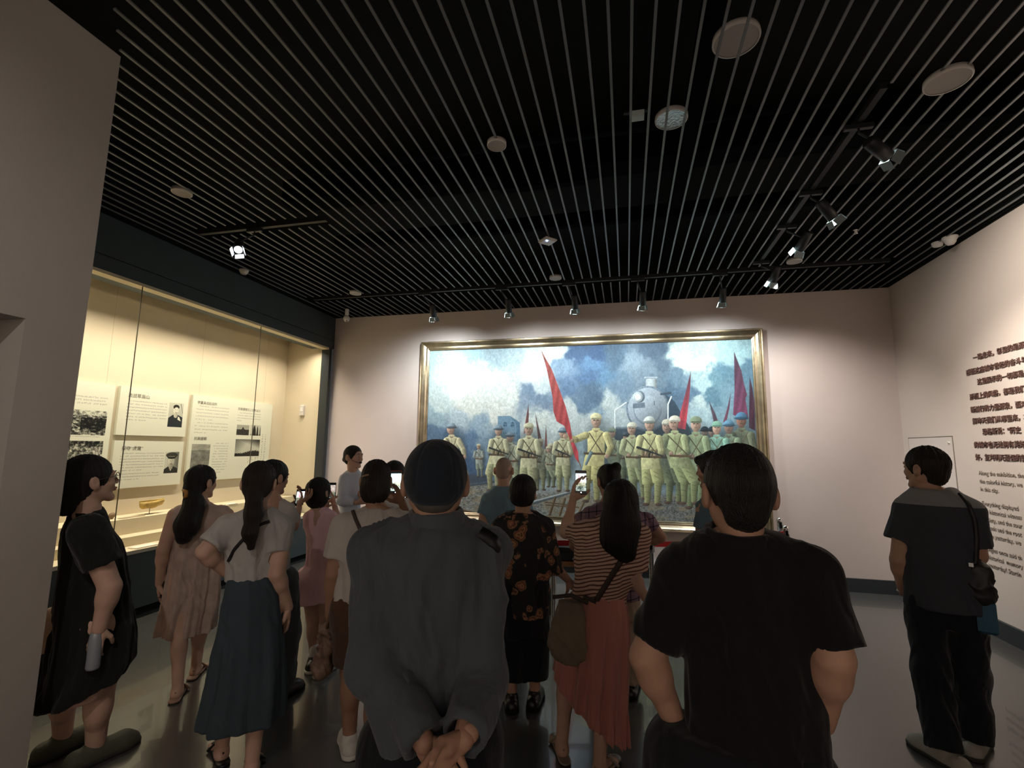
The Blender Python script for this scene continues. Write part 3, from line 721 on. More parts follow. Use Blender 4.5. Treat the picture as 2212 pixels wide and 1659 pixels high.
def b2(cv, w_, h_):
    lines(cv, 90, 150, 500, 7, 36, 15, 4)
    x, y = 610, 130
    photo(cv, x, y, x + 200, y + 300, 0, lambda u, v, X, Y: .92 - .1 * v)
    cv.poly([(x, y + 300), (x + 4, y + 190), (x + 60, y + 150), (x + 140, y + 150), (x + 198, y + 175), (x + 200, y + 300)], (.13, .15, .16), soft=2)
    cv.ell((x + 100, y + 95), 36, 50, (.80, .79, .72), .1); cv.cap((x + 100, y + 130), (x + 100, y + 160), 22, 26, (.7, .69, .62), .1)
    cv.ell((x + 100, y + 50), 42, 30, (.12, .12, .1), 0); cv.ell((x + 104, y + 84), 32, 32, (.82, .81, .74), 0)
    for e in (88, 118): cv.ell((x + e, y + 84), 5, 3, (.15, .15, .13), 0)
    cv.cap((x + 94, y + 118), (x + 112, y + 118), 2, 2, (.3, .28, .25), 0); cv.poly([(x + 135, y + 165), (x + 155, y + 175), (x + 180, y + 225), (x + 130, y + 205)], (.85, .84, .78), soft=2)
    cv.cap((x + 160, y + 5), (x + 196, y + 120), 3, 2, (.2, .2, .18), 0)
def b3(cv, w_, h_):
    lines(cv, 80, 140, 540, 7, 32, 14, 5); lines(cv, 80, 370, 500, 3, 32, 14, 6)
    x, y = 625, 130
    photo(cv, x, y, x + 190, y + 260, 0, lambda u, v, X, Y: .95 - .45 * np.clip(u * 1.3 - .2, 0, 1) * (v < .9))
    cv.poly([(x, y + 260), (x + 4, y + 210), (x + 50, y + 180), (x + 130, y + 180), (x + 186, y + 208), (x + 190, y + 260)], (.15, .15, .13), soft=2)
    cv.poly([(x + 62, y + 180), (x + 90, y + 235), (x + 118, y + 180)], (.85, .84, .78), soft=2)
    cv.ell((x + 92, y + 118), 42, 58, (.74, .73, .66), .15); cv.cap((x + 92, y + 160), (x + 92, y + 190), 24, 26, (.6, .58, .52), .15)
    cv.ell((x + 92, y + 40), 80, 34, (.20, .20, .17), .2); cv.ell((x + 92, y + 66), 58, 22, (.13, .13, .11), .1); cv.cap((x + 50, y + 56), (x + 134, y + 56), 3, 3, (.62, .61, .54), 0)
    for e in (76, 108): cv.ell((x + e, y + 108), 6, 3, (.12, .12, .1), 0)
    cv.cap((x + 80, y + 150), (x + 104, y + 150), 3, 3, (.35, .33, .3), 0); cv.cap((x + 92, y + 112), (x + 92, y + 132), 3, 4, (.6, .58, .52), .3)
def b4(cv, w_, h_):
    lines(cv, 60, 130, 560, 5, 44, 17, 7); lines(cv, 60, 350, 560, 4, 44, 17, 8, last=.35)
    lines(cv, 760, 170, 480, 4, 38, 15, 9, last=.25)
    photo(cv, 50, 640, 340, 1040, 0, lambda u, v, X, Y: .74 + .12 * nz(X / 5, Y / 3, 21) - .18 * (v > .2) + .1 * nz(X / 60, Y / 40, 22))
    lines(cv, 390, 620, 260, 12, 36, 16, 10, last=.7)
    photo(cv, 770, 350, 1010, 500, 0, lambda u, v, X, Y: np.where(v < .45 - .25 * np.exp(-((u - .5) / .08) ** 2), .75, .22) + .15 * nz(X / 12, Y / 9, 23) * (v > .4))
    photo(cv, 1030, 340, 1250, 500, 0, lambda u, v, X, Y: np.where(v < .85, .9, .7) + 0 * u)
    for q, ww in ((1120, 34), (1085, 14), (1180, 20), (1235, 9)): cv.poly([(q - ww, 500), (q - ww * .6, 400 - ww), (q, 372 - ww), (q + ww * .7, 410), (q + ww, 500)], (.12, .12, .1), soft=3)
    photo(cv, 770, 560, 1250, 810, 0, lambda u, v, X, Y: .9 - .6 * np.clip(.35 - u - v * .5 + .25, 0, 1) * 1.6 * (np.sin((u + v) * 60) * .3 + .8) - .7 * np.clip((u - .45) * 1.2 - (v - .25) * 2, 0, 1) - .75 * (v > .82 - .35 * np.clip(u - .25, 0, .4) + .05 * nz(X / 10, Y / 10, 24)))
    rs = np.random.RandomState(5)
    for cx, ya, yb in ((1300, 480, 980), (1360, 480, 1040), (1180, 830, 1040), (1110, 830, 1000), (1240, 840, 1040), (1040, 830, 900)):
        y = ya
        while y < yb:
            for _ in range(3): a = rs.rand(4) * 30 - 15; cv.cap((cx + a[0], y + a[1]), (cx + a[2] * .8, y + a[3]), 1.6, 1.2, (.2, .2, .17), 0)
            y += 34
B1 = board(3.20, 4.168, 1.205, 2.347, b1, 'leftmost white showcase board with two grainy photographs of a crowded battlefield')
B2 = board(4.226, 5.100, 1.800, 2.348, b2, 'upper middle white showcase board with a photo of a man with dark hair')
B3 = board(4.226, 5.092, 1.205, 1.739, b3, 'lower middle white showcase board with a photo of an officer in a peaked cap')
B4 = board(5.166, 6.632, 1.225, 2.350, b4, 'widest white showcase board at the right with three photographs and brush writing')
CW = Matrix(((0, 0, 1, CASE_X + .039), (1, 0, 0, 0), (0, 1, 0, 0), (0, 0, 0, 1)))
M_INK = mat('board_ink', (.16, .15, .12), .8)
for par, y, z, s, sz in ((B2, 4.315, 2.235, '激战草庙山', .052), (B3, 4.31, 1.632, '探夺“虎窟”', .052), (B4, 5.235, 2.243, '李震泽战役战例', .045), (B4, 5.235, 1.765, '抗美援朝', .05), (B4, 5.93, 2.215, '抗美援朝义上甘岭战斗', .045)):
    t = text_mesh('heading_text', s, sz, M_INK, .0004, 0)
    t.matrix_world = Matrix.Translation(-Vector(par.location)) @ CW @ Matrix.Translation((y, z, 0)); t.parent = par
# exhibits
def blob(name, c, r, m, seed, parent=None, amp=.18, seg=24):
    vs = []; fs = []; rs = np.random.RandomState(seed); ph = rs.rand(6) * 6
    for i in range(seg // 2 + 1):
        th = math.pi * i / (seg // 2)
        for j in range(seg):
            p = 2 * math.pi * j / seg
            k = 1 + amp * (math.sin(2 * p + ph[0]) * math.sin(th) + .6 * math.sin(3 * th + ph[1]) + .4 * math.sin(5 * p + ph[2]) * math.sin(2 * th))
            vs.append((c[0] + r[0] * k * math.sin(th) * math.cos(p), c[1] + r[1] * k * math.sin(th) * math.sin(p), max(c[2] - r[2], c[2] + r[2] * k * math.cos(th))))
    for i in range(seg // 2):
        for j in range(seg): fs.append((i * seg + j, (i + 1) * seg + j, (i + 1) * seg + (j + 1) % seg, i * seg + (j + 1) % seg))
    return MB().add(vs, fs, True).build(name, m, parent, loc=(c[0], c[1], c[2] - r[2]) if parent is None else None)
bw = empty('bronze_vessel_fragment', (-5.35, 4.60, .905)); tag(bw, 'golden boat shaped metal relic raised on a thin stand in the showcase', 'relic')
M_RELIC = mat('ochre_relic', (.52, .36, .10), .6, bump=(30, .6), var=(18, .3))
vs = []; fs = []; n = 28
for i in range(n + 1):
    t = i / n * 2 - 1; rr = math.sqrt(max(0, 1 - abs(t) ** 3.2)) ; zz = .150 + .012 * t - .03 * t * t * 0
    for j in range(11):
        a = math.pi * j / 10
        vs.append((.055 * rr * math.cos(a) * (1 + .1 * math.sin(9 * t)), t * .145, zz - .085 * (.35 + .65 * rr) * math.sin(a) * (1 + .06 * math.sin(7 * t + 1))))
    for j in range(11):
        a = math.pi * (10 - j) / 10
        vs.append((.047 * rr * math.cos(a), t * .140, zz - .070 * rr * math.sin(a)))
for i in range(n):
    for j in range(22):
        fs.append((i * 22 + j, (i + 1) * 22 + j, (i + 1) * 22 + (j + 1) % 22, i * 22 + (j + 1) % 22))
MB().add(vs, fs, True).build('hull', M_RELIC, bw)
MB().box(-.006, .006, -.152, .152, .143, .158).build('rim', M_RELIC, bw)
MB().tube([(0, -.02, 0), (0, -.02, .075)], .003).box(-.03, .03, -.05, .01, 0, .004).build('stand', M_LAMP, bw)
o = blob('stone_relic', (-5.36, 4.17, .94), (.03, .035, .034), mat('dull_brown_relic', (.20, .13, .08), .8, bump=(30, .5)), 3); tag(o, 'small dark lumpy relic on the showcase plinth beside the black dressed woman', 'relic')
o = blob('metal_relic', (-5.38, 6.55, .925), (.04, .06, .02), mat('dark_relic', (.12, .09, .07), .6, bump=(30, .5)), 5); tag(o, 'flat dark relic at the far end of the showcase plinth', 'relic')
o = MB().box(-5.32, -5.26, 4.20, 4.46, .905, .912, b=.002).build('caption_strip', mat('caption_tan', (.35, .28, .18), .7), loc=(-5.29, 4.33, .905)); tag(o, 'thin tan caption strip lying on the plinth below the small relic', 'caption')
o = MB().box(-5.30, -5.22, 5.60, 5.75, .905, .915, b=.002).build('caption_plate', mat('label_white', (.8, .76, .66), .6), loc=(-5.26, 5.67, .905)); tag(o, 'small white caption plate on the showcase plinth', 'caption')
_p = ony(655, 887, 6.95); se = empty('wall_sensor', (_p[0], 6.95, _p[2])); tag(se, 'small white sensor box on the end panel inside the showcase', 'sensor')
MB().box(-.035, .035, -.045, -.001, -.09, .09, b=.012).build('casing', M_WHITE, se); MB().box(-.02, .02, -.05, -.044, -.02, .05, b=.002).build('lens', mat('sensor_lens', (.75, .72, .68), .3), se)
# ================================================================== ceiling fittings
o = MB().box(-4.45, 2.92, 6.005, 6.045, HC - .012, HC + .03).build('lighting_track', M_TRACK); tag(o, 'long black lighting track crossing the ceiling in front of the painting', 'track')
o = MB().box(1.50, 1.54, 3.02, 5.80, HC - .012, HC + .03).build('lighting_track', M_TRACK); tag(o, 'black lighting track running towards the painting on the right side of the ceiling', 'track')
o = MB().box(-4.22, -2.75, 3.815, 3.855, HC - .012, HC + .03).build('lighting_track', M_TRACK); tag(o, 'short black lighting track above the showcase side of the room', 'track')
def lamp(pos, to, tx, ty, label, group, hot=False, flags=4):
    """track head: adapter on the track at (tx, ty), arm, cylinder, barn doors round the mouth"""
    e = empty('track_spotlight', (tx, ty, HC - .012)); tag(e, label, 'spotlight', group)
    base = Vector(e.location); p = Vector(pos) - base; d = (Vector(to) - Vector(pos)).normalized()
    MB().box(-.085, .085, -.017, .017, -.032, .0, b=.003).build('adapter', M_LAMP, e)
    MB().tube([(0, 0, -.03), (0, 0, -.06), (p - d * .02) + Vector((0, 0, .045))], .008, 8).build('arm', M_LAMP, e)
    q = d.to_track_quat('Z', 'Y').to_matrix().to_4x4(); M = Matrix.Translation(p) @ q
    MB().lathe([(.0, -.12), (.036, -.12), (.042, -.112), (.042, .062), (.036, .062), (.033, .02), (0, .02)], n=20, M=q.to_3x3(), c=p).build('housing', M_LAMP, e)
    MB().lathe([(0, .024), (.032, .024), (.034, .058)], n=20, M=q.to_3x3(), c=p).build('reflector', M_HOT if hot else M_LIT, e)
    for k in range(4):
        R_ = Matrix.Rotation(k * math.pi / 2 + .3, 4, 'Z')
        T = M @ R_ @ Matrix.Translation((.044, 0, .062)) @ Matrix.Rotation(.28, 4, 'Y')
        MB().box(-.0012, .0012, -.04, .04, 0, .062, M=T).build('barn_door', M_LIT if k == 0 and not hot else M_GREYFLAG, e)  # one flap glows, standing in for lamp light falling on it
nm = ['leftmost', 'second from left', 'middle', 'fourth from left', 'rightmost']
for i, h in enumerate(BACK_HEADS):
    lamp((h[0], h[1] - .02, h[2]), (h[0], D, 1.9), h[0] - .06, 6.025, 'black track spotlight above the painting, %s of the row of five' % nm[i], 'spotlights above the painting')
nm = ['nearest the photographer', 'second nearest the photographer', 'third towards the painting', 'farthest and closest to the painting']
tg = [(R, 4.35, 2.7), (R, 4.9, 1.5), (0.6, D, 1.4), (1.0, D, 1.3)]
for i, h in enumerate(SIDE_HEADS):
    lamp((h[0] - .04, h[1], h[2]), tg[i], 1.52, h[1] - .05, 'black spotlight on the right hand track, %s' % nm[i], 'spotlights on the right track')
lamp(LEFT_HEAD, (-2.2, 2.2, 1.6), -3.56, 3.835, 'glaring lit spotlight on the short track beside the showcase', None, hot=True)
def disc(name, q, rad, label, cat, z=HC, drop=.012, m=None, group=None):
    p = onz(q[0], q[1], z); e = empty(name, (p[0], p[1], z)); tag(e, label, cat, group)
    MB().lathe([(rad * .93, -drop), (rad, -drop), (rad * 1.02, -drop * .5), (rad, .02), (rad * .93, .02)], n=32).build('trim_ring', M_WHITE, e)
    MB().lathe([(0, -drop * .1), (rad * .5, -drop * .15), (rad * .93, -drop * .8)], n=32).build('grille', m or mat('speaker_grille', (.42, .38, .35), .7, bump=(900, .3)), e)
    return e
G_ = 'round white ceiling speakers'
disc('ceiling_speaker', (2047, 173), .112, 'largest round white ceiling speaker near the right wall', 'speaker', group=G_)
disc('ceiling_speaker', (1073, 312), .068, 'round white ceiling speaker straight above the middle of the crowd', 'speaker', group=G_)
disc('ceiling_speaker', (393, 415), .078, 'round white ceiling speaker beside the near left wall', 'speaker', group=G_)
disc('ceiling_speaker', (1716, 564), .078, 'round white ceiling speaker beside the last right track spotlight', 'speaker', group=G_)
disc('ceiling_speaker', (1200, 600), .075, 'round white ceiling speaker in front of the middle of the painting', 'speaker', group=G_)
disc('ceiling_speaker', (768, 633), .078, 'round white ceiling speaker over the far end of the showcase', 'speaker', group=G_)
disc('ceiling_disc', (1590, 85), .125, 'grey disc above the ceiling slats at the top of the view', 'ceiling disc', z=HC + .16)
e = disc('ceiling_strobe', (1450, 256), .11, 'glittering glass dome lamp seen between the ceiling slats', 'lamp', z=HC + .16, m=mat('cut_glass', (.55, .6, .6), .15, metal=.7, bump=(45, 1.0)))
e = empty('junction_box', tuple(onz(1376, 257, HC + .18))); tag(e, 'small pale box above the slats beside the glass dome lamp', 'junction box'); MB().box(-.05, .05, -.03, .03, 0, .05, b=.004).build('body', mat('pale_green_box', (.5, .6, .58), .5), e); MB().box(-.09, .09, -.012, .012, .05, .06).build('bracket', M_TRACK, e)
def small(name, q, label, cat, prof, z=HC, m=None):
    p = onz(q[0], q[1], z); e = empty(name, (p[0], p[1], z)); tag(e, label, cat)
    MB().lathe(prof, n=20).build('body', m or M_WHITE, e); return e
e = small('smoke_detector', (527, 585), 'small white smoke detector over the showcase soffit', 'detector', [(0, -.045), (.03, -.045), (.045, -.02), (.055, 0), (.055, .01)]); MB().lathe([(.02,-.05),(.03,-.046),(.02,-.044)], n=16).build('sensor_cage', M_GREYFLAG, e)
e = small('smoke_detector', (2025, 526), 'lower small round detector near the right wall', 'detector', [(0, -.03), (.04, -.03), (.05, 0), (.05, .01)]); MB().lathe([(.0,-.04),(.018,-.038),(.02,-.03)], n=16).build('sensor_cage', M_WHITE, e)
e = small('dome_camera', (2052, 514), 'white dome camera on the ceiling near the right wall', 'camera', [(0, -.02), (.055, -.02), (.065, 0), (.065, .01)]); MB().lathe([(0, -.075), (.03, -.068), (.046, -.045), (.05, -.02)], n=20).build('dome', M_WHITE, e)
e = small('sprinkler', (1848, 498), 'tiny pale sprinkler head between slats on the right', 'sprinkler', [(0, -.03), (.012, -.03), (.008, 0), (.02, .005)]); MB().lathe([(0, -.036), (.018, -.034), (.018, -.03)], n=12).build('deflector', M_CHROME, e)
e = small('dome_camera', (750, 668), 'white dome camera hanging by the far left ceiling corner', 'camera', [(0, -.11), (.02, -.11), (.03, -.09), (.03, 0)])
MB().lathe([(0, -.20), (.03, -.195), (.05, -.165), (.048, -.13), (.03, -.108), (0, -.105)], n=20).build('dome', M_WHITE, e); MB().lathe([(0, -.203), (.012, -.200), (.012, -.19)], n=12, c=(.012, -.02, 0)).build('lens', M_BLACK, e)
p = onz(1183, 519, HC - .03); e = empty('wireless_router', (p[0], p[1], HC - .02)); tag(e, 'small square white wireless router with a blue light on the slats', 'router')
MB().box(-.07, .07, -.07, .07, -.035, 0, M=Matrix.Rotation(.75, 4, 'Z'), b=.012).build('casing', M_WHITE, e); MB().box(-.008, .008, -.008, .008, -.042, -.034, M=Matrix.Translation((.0, -.05, 0))).build('status_light', mat('blue_led', (.1, .2, 1), .3, emis=((.25, .45, 1), 14)), e)

# ================================================================== belt barrier in front of the painting
def stanchion(x, y, label, h=.93):
    e = empty('barrier_post', (x, y, 0)); tag(e, label, 'barrier post', 'chrome belt barrier posts')
    MB().lathe([(0, .0), (.16, 0), (.165, .012), (.15, .024), (.06, .034), (.03, .05), (0, .05)], n=28).build('base', M_CHROME, e)
    MB().lathe([(.022, .03), (.022, h - .14)], n=20).build('pole', M_CHROME, e)
    MB().lathe([(.022, h - .15), (.032, h - .145), (.032, h - .03), (.028, h - .008), (.012, h), (0, h)], n=20).build('head', M_CHROME, e)
    MB().box(-.012, .012, -.036, -.028, h - .12, h - .05, b=.002).build('belt_slot', M_BLACK, e)
    return e
sA = onz(1196, 1170, .86); sB = onz(1406, 1174, .86); sC = onz(1696, 1146, .86); sD = onz(1683, 1128, .86)
PA = (sA[0], 4.30); PB = (sB[0] , 4.35); PC = tuple(onz(1698, 1152, .85)[:2]); PD = tuple(onz(1684, 1118, .93)[:2])
PA = tuple(onz(1196, 1173, .85)[:2]); PB = tuple(onz(1406, 1176, .85)[:2])
stanchion(*PA, 'chrome barrier post right beside the woman in the floral blouse')
stanchion(*PB, 'chrome barrier post the plaid shirted person leans on')
stanchion(*PC, 'shorter looking chrome barrier post at the right end of the red belt')
stanchion(*PD, 'chrome barrier post standing behind the right end post')
def belt(p, q, label, za=.85, zb=.85, sag=.0):
    _d = np.array(q) - np.array(p); _d = _d / np.linalg.norm(_d) * .036; p = np.array(p) + _d; q = np.array(q) - _d
    n = 16; vs = []; 
    d = Vector((q[0] - p[0], q[1] - p[1])).normalized(); nx, ny = -d.y * .0015, d.x * .0015
    for i in range(n + 1):
        t = i / n; x = p[0] + (q[0] - p[0]) * t; y = p[1] + (q[1] - p[1]) * t; z = za + (zb - za) * t - sag * 4 * t * (1 - t)
        vs += [(x - nx, y - ny, z - .024), (x - nx, y - ny, z + .024), (x + nx, y + ny, z + .024), (x + nx, y + ny, z - .024)]
    fs = []
    for i in range(n):
        for k in range(4): fs.append((i * 4 + k, i * 4 + (k + 1) % 4, i * 4 + 4 + (k + 1) % 4, i * 4 + 4 + k))
    o = MB().add(vs, fs).build('barrier_belt', M_RED, loc=(p[0], p[1], za)); tag(o, label, 'belt'); return o
belt(PA, PB, 'red retractable belt stretched behind the woman in the striped top')
belt(PB, PC, 'red retractable belt passing behind the man in the black polo shirt', sag=.03)

# stool with a dark box behind the belt, timber scraps of the display
p = onz(1222, 1300, .0); sx, sy_ = onz(1224, 1212, .52)[:2]
e = empty('wooden_stool', (sx, sy_, 0)); tag(e, 'low brown wooden stool behind the belt left of the striped woman', 'stool')
MB().box(-.17, .17, -.13, .13, .49, .54, b=.006).build('seat', mat('orange_brown_wood', (.36, .17, .08), .5, bump=(14, .3, (1, 10, 1))), e)
for a in (-1, 1):
    for b in (-1, 1): MB().tube([(a * .13, b * .09, .49), (a * .16, b * .11, 0)], [.018, .015], 8).build('leg', M_WOOD, e)
    MB().tube([(a * .148, -.1, .2), (a * .148, .1, .2)], .010, 8).build('stretcher', M_WOOD, e)
e = empty('black_equipment_case', (sx, sy_, .54)); tag(e, 'black case lying on the low wooden stool', 'case')
MB().box(-.15, .15, -.10, .10, 0, .15, b=.012).build('body', mat('black_box', (.015, .015, .016), .5), e); MB().box(-.05, .05, -.112, -.098, .09, .10).build('handle', M_TRACK, e)
for k in (-1, 1): MB().box(k * .09 - .015, k * .09 + .015, -.106, -.099, .015, .04).build('latch', M_CHROME, e)
# ================================================================== people: implicit surfaces sampled on a grid
class Vol:
    def __init__(s, lo, hi, h):
        s.h = h; s.lo = np.array(lo, float) - 2 * h; hi = np.array(hi, float) + 2 * h
        s.n = np.ceil((hi - s.lo) / h).astype(int) + 1
        s.ax = [(s.lo[i] + h * np.arange(s.n[i])).astype(np.float32) for i in range(3)]
        s.F = np.full(tuple(s.n), 1.0, np.float32)
    def sub(s, lo, hi, m):
        sl = []
        for i in range(3):
            a = int(np.floor((lo[i] - m - s.lo[i]) / s.h)); b = int(np.ceil((hi[i] + m - s.lo[i]) / s.h)) + 1
            a = max(a, 0); b = min(b, s.n[i])
            if b <= a: return None
            sl.append(slice(a, b))
        return tuple(sl)
    def grid(s, sl):
        return (s.ax[0][sl[0]][:, None, None], s.ax[1][sl[1]][None, :, None], s.ax[2][sl[2]][None, None, :])
    def mix(s, sl, d, k, op):
        F = s.F[sl]
        if op == 'sub':
            d = -d
            if k > 0:
                hh = np.clip(.5 - .5 * (F - d) / k, 0, 1); s.F[sl] = F + (d - F) * hh + k * hh * (1 - hh)
            else: s.F[sl] = np.maximum(F, d)
        else:
            if k > 0:
                hh = np.clip(.5 + .5 * (F - d) / k, 0, 1); s.F[sl] = F + (d - F) * hh - k * hh * (1 - hh)
            else: s.F[sl] = np.minimum(F, d)
    def cap(s, a, b, ra, rb=None, k=.02, op='add', flat=None, fs=1.0, end=None, start=None):
        """tapered capsule a-b; flat: direction squashed by fs (>1 thinner); end/start True: cut square"""
        rb = ra if rb is None else rb; a = np.array(a, float); b = np.array(b, float)
        m = max(ra, rb) + max(k, 0) + 3 * s.h
        sl = s.sub(np.minimum(a, b), np.maximum(a, b), m)
        if sl is None: return
        X, Y, Z = s.grid(sl); u = b - a; l2 = float(u @ u) + 1e-12
        x = X - a[0]; y = Y - a[1]; z = Z - a[2]
        t = (x * u[0] + y * u[1] + z * u[2]) / l2
        tt = np.clip(t, 0, 1)
        ex = x - tt * u[0]; ey = y - tt * u[1]; ez = z - tt * u[2]
        if flat is not None:
            f = np.array(flat, float); f /= np.linalg.norm(f); q = ex * f[0] + ey * f[1] + ez * f[2]
            q2 = q * (fs - 1); ex = ex + f[0] * q2; ey = ey + f[1] * q2; ez = ez + f[2] * q2
        d = np.sqrt(ex * ex + ey * ey + ez * ez) - (ra + (rb - ra) * tt)
        L_ = math.sqrt(l2)
        if end: d = np.maximum(d, (t - 1) * L_)
        if start: d = np.maximum(d, -t * L_)
        s.mix(sl, d.astype(np.float32), k, op)
    def ell(s, c, r, k=.02, op='add', R_=None, cut=None):
        c = np.array(c, float); r = np.array(r, float); m = k + 3 * s.h; rr = r.max() if R_ is not None else r
        sl = s.sub(c - rr, c + rr, m)
        if sl is None: return
        X, Y, Z = s.grid(sl); x = X - c[0]; y = Y - c[1]; z = Z - c[2]
        if R_ is not None:
            M = np.array(R_)  # rows: local axes in person frame
            x, y, z = (x * M[0][0] + y * M[0][1] + z * M[0][2], x * M[1][0] + y * M[1][1] + z * M[1][2], x * M[2][0] + y * M[2][1] + z * M[2][2])
        k0 = np.sqrt((x / r[0]) ** 2 + (y / r[1]) ** 2 + (z / r[2]) ** 2); k1 = np.sqrt((x / r[0] ** 2) ** 2 + (y / r[1] ** 2) ** 2 + (z / r[2] ** 2) ** 2) + 1e-9
        d = k0 * (k0 - 1) / k1
        if cut is not None: d = cut(d, x, y, z)
        s.mix(sl, d.astype(np.float32), k, op)
    def loft(s, rows, k=.0, op='add', grow=0.0, p=2.25, folds=None, z0=None, z1=None):
        """rows: (z, cx, cy, a, b) from any order; folds=(n, amp_top, amp_bottom, seed)"""
        rows = sorted(rows); R = np.array(rows, float)
        za = R[0, 0] if z0 is None else z0; zb = R[-1, 0] if z1 is None else z1
        A = R[:, 3].max() + abs(grow) + .03; B_ = R[:, 4].max() + abs(grow) + .03
        sl = s.sub((R[:, 1].min() - A, R[:, 2].min() - B_, za), (R[:, 1].max() + A, R[:, 2].max() + B_, zb), k + 3 * s.h)
        if sl is None: return
        X, Y, Z = s.grid(sl); zz = Z[0, 0]
        # smooth the table
        zf = np.linspace(R[0, 0], R[-1, 0], 200); T = []
        for c in range(1, 5):
            v = np.interp(zf, R[:, 0], R[:, c]); kk = np.hanning(19); kk /= kk.sum()
            v = np.convolve(np.pad(v, 9, mode='edge'), kk, 'valid'); T.append(np.interp(zz, zf, v))
        cx, cy_, a, b = [t.astype(np.float32)[None, None, :] for t in T]
        a = a + grow; b = b + grow
        x = (X - cx); y = (Y - cy_)
        kq = ((np.abs(x) / a) ** p + (np.abs(y) / b) ** p + 1e-9) ** (1 / p)
        d = (kq - 1) * np.minimum(a, b)
        if folds:
            n, a0, a1, sd = folds[:4]
            th = np.arctan2(y / b, x / a); t = np.clip((zb - Z) / max(zb - za, .01), 0, 1)
            am = a0 + (a1 - a0) * t
            ph = sd + 1.3 * np.sin(Z * 5 + sd)
            d = d - am * (np.sin(n * th + ph) * .6 + .4 * np.sin((n * 1.7) * th - ph * 1.4 + 2 * np.sin(Z * 7)) + .25 * np.sin(n * 3.1 * th + sd * 2))
        d = np.maximum(d, np.maximum(za - Z, Z - zb))
        s.mix(sl, d.astype(np.float32), k, op)
    def plane(s, nrm, off):
        """keep the side where nrm.p < off"""
        X, Y, Z = s.ax[0][:, None, None], s.ax[1][None, :, None], s.ax[2][None, None, :]
        s.F = np.maximum(s.F, (X * nrm[0] + Y * nrm[1] + Z * nrm[2] - off).astype(np.float32))
    def mesh(s, relax=1):
        F = s.F; F[0] = F[-1] = 1; F[:, 0] = F[:, -1] = 1; F[:, :, 0] = F[:, :, -1] = 1
        S = F < 0
        c = np.zeros(tuple(s.n - 1), np.int8)
        for i in (0, 1):
            for j in (0, 1):
                for k in (0, 1):
                    c += S[i:F.shape[0] - 1 + i, j:F.shape[1] - 1 + j, k:F.shape[2] - 1 + k]
        I, J, K = np.nonzero((c > 0) & (c < 8))
        if len(I) == 0: return np.zeros((0, 3)), np.zeros((0, 4), int)
        acc = np.zeros((len(I), 3), np.float32); cnt = np.zeros(len(I), np.float32)
        for axx in range(3):
            o = [q for q in range(3) if q != axx]
            for p in (0, 1):
                for q in (0, 1):
                    o1 = [0, 0, 0]; o1[o[0]] = p; o1[o[1]] = q; o2 = list(o1); o2[axx] = 1
                    f1 = F[I + o1[0], J + o1[1], K + o1[2]]; f2 = F[I + o2[0], J + o2[1], K + o2[2]]
                    m = (f1 < 0) != (f2 < 0)
                    t = np.where(m, f1 / np.where(m, f1 - f2, 1), 0)
                    P = np.zeros((len(I), 3), np.float32); P += o1; P[:, axx] += t
                    acc += P * m[:, None]; cnt += m
        V = (acc / cnt[:, None] + np.stack([I, J, K], 1)) * s.h + s.lo
        idm = np.full(c.shape, -1, np.int32); idm[I, J, K] = np.arange(len(I))
        Q = []
        for axx in range(3):
            b, cc = [(1, 2), (2, 0), (0, 1)][axx]
            sh = list(S.shape)
            def sl(off):
                r = [slice(None)] * 3
                r[axx] = slice(off, sh[axx] - 1 + off)
                for q in (b, cc): r[q] = slice(1, sh[q] - 1)
                return tuple(r)
            s1 = S[sl(0)]; s2 = S[sl(1)]
            idx = np.nonzero(s1 != s2)
            ii = [None] * 3
            for q in range(3): ii[q] = idx[q] + (0 if q == axx else 1)
            def cell(db, dc):
                r = [ii[0].copy(), ii[1].copy(), ii[2].copy()]; r[b] -= db; r[cc] -= dc
                return idm[r[0], r[1], r[2]]
            q4 = np.stack([cell(1, 1), cell(0, 1), cell(0, 0), cell(1, 0)], 1)
            flip = s2[idx]
            q4[flip] = q4[flip][:, ::-1]
            Q.append(q4)
        Q = np.concatenate(Q)
        Q = Q[(Q >= 0).all(1)]
        for _ in range(relax):
            a = np.zeros_like(V); n = np.zeros(len(V))
            for k in range(4):
                np.add.at(a, Q[:, k], V[Q[:, (k + 1) % 4]] + V[Q[:, (k + 3) % 4]]); np.add.at(n, Q[:, k], 2)
            V = V * .5 + .5 * a / np.maximum(n, 1)[:, None]
        return V, Q

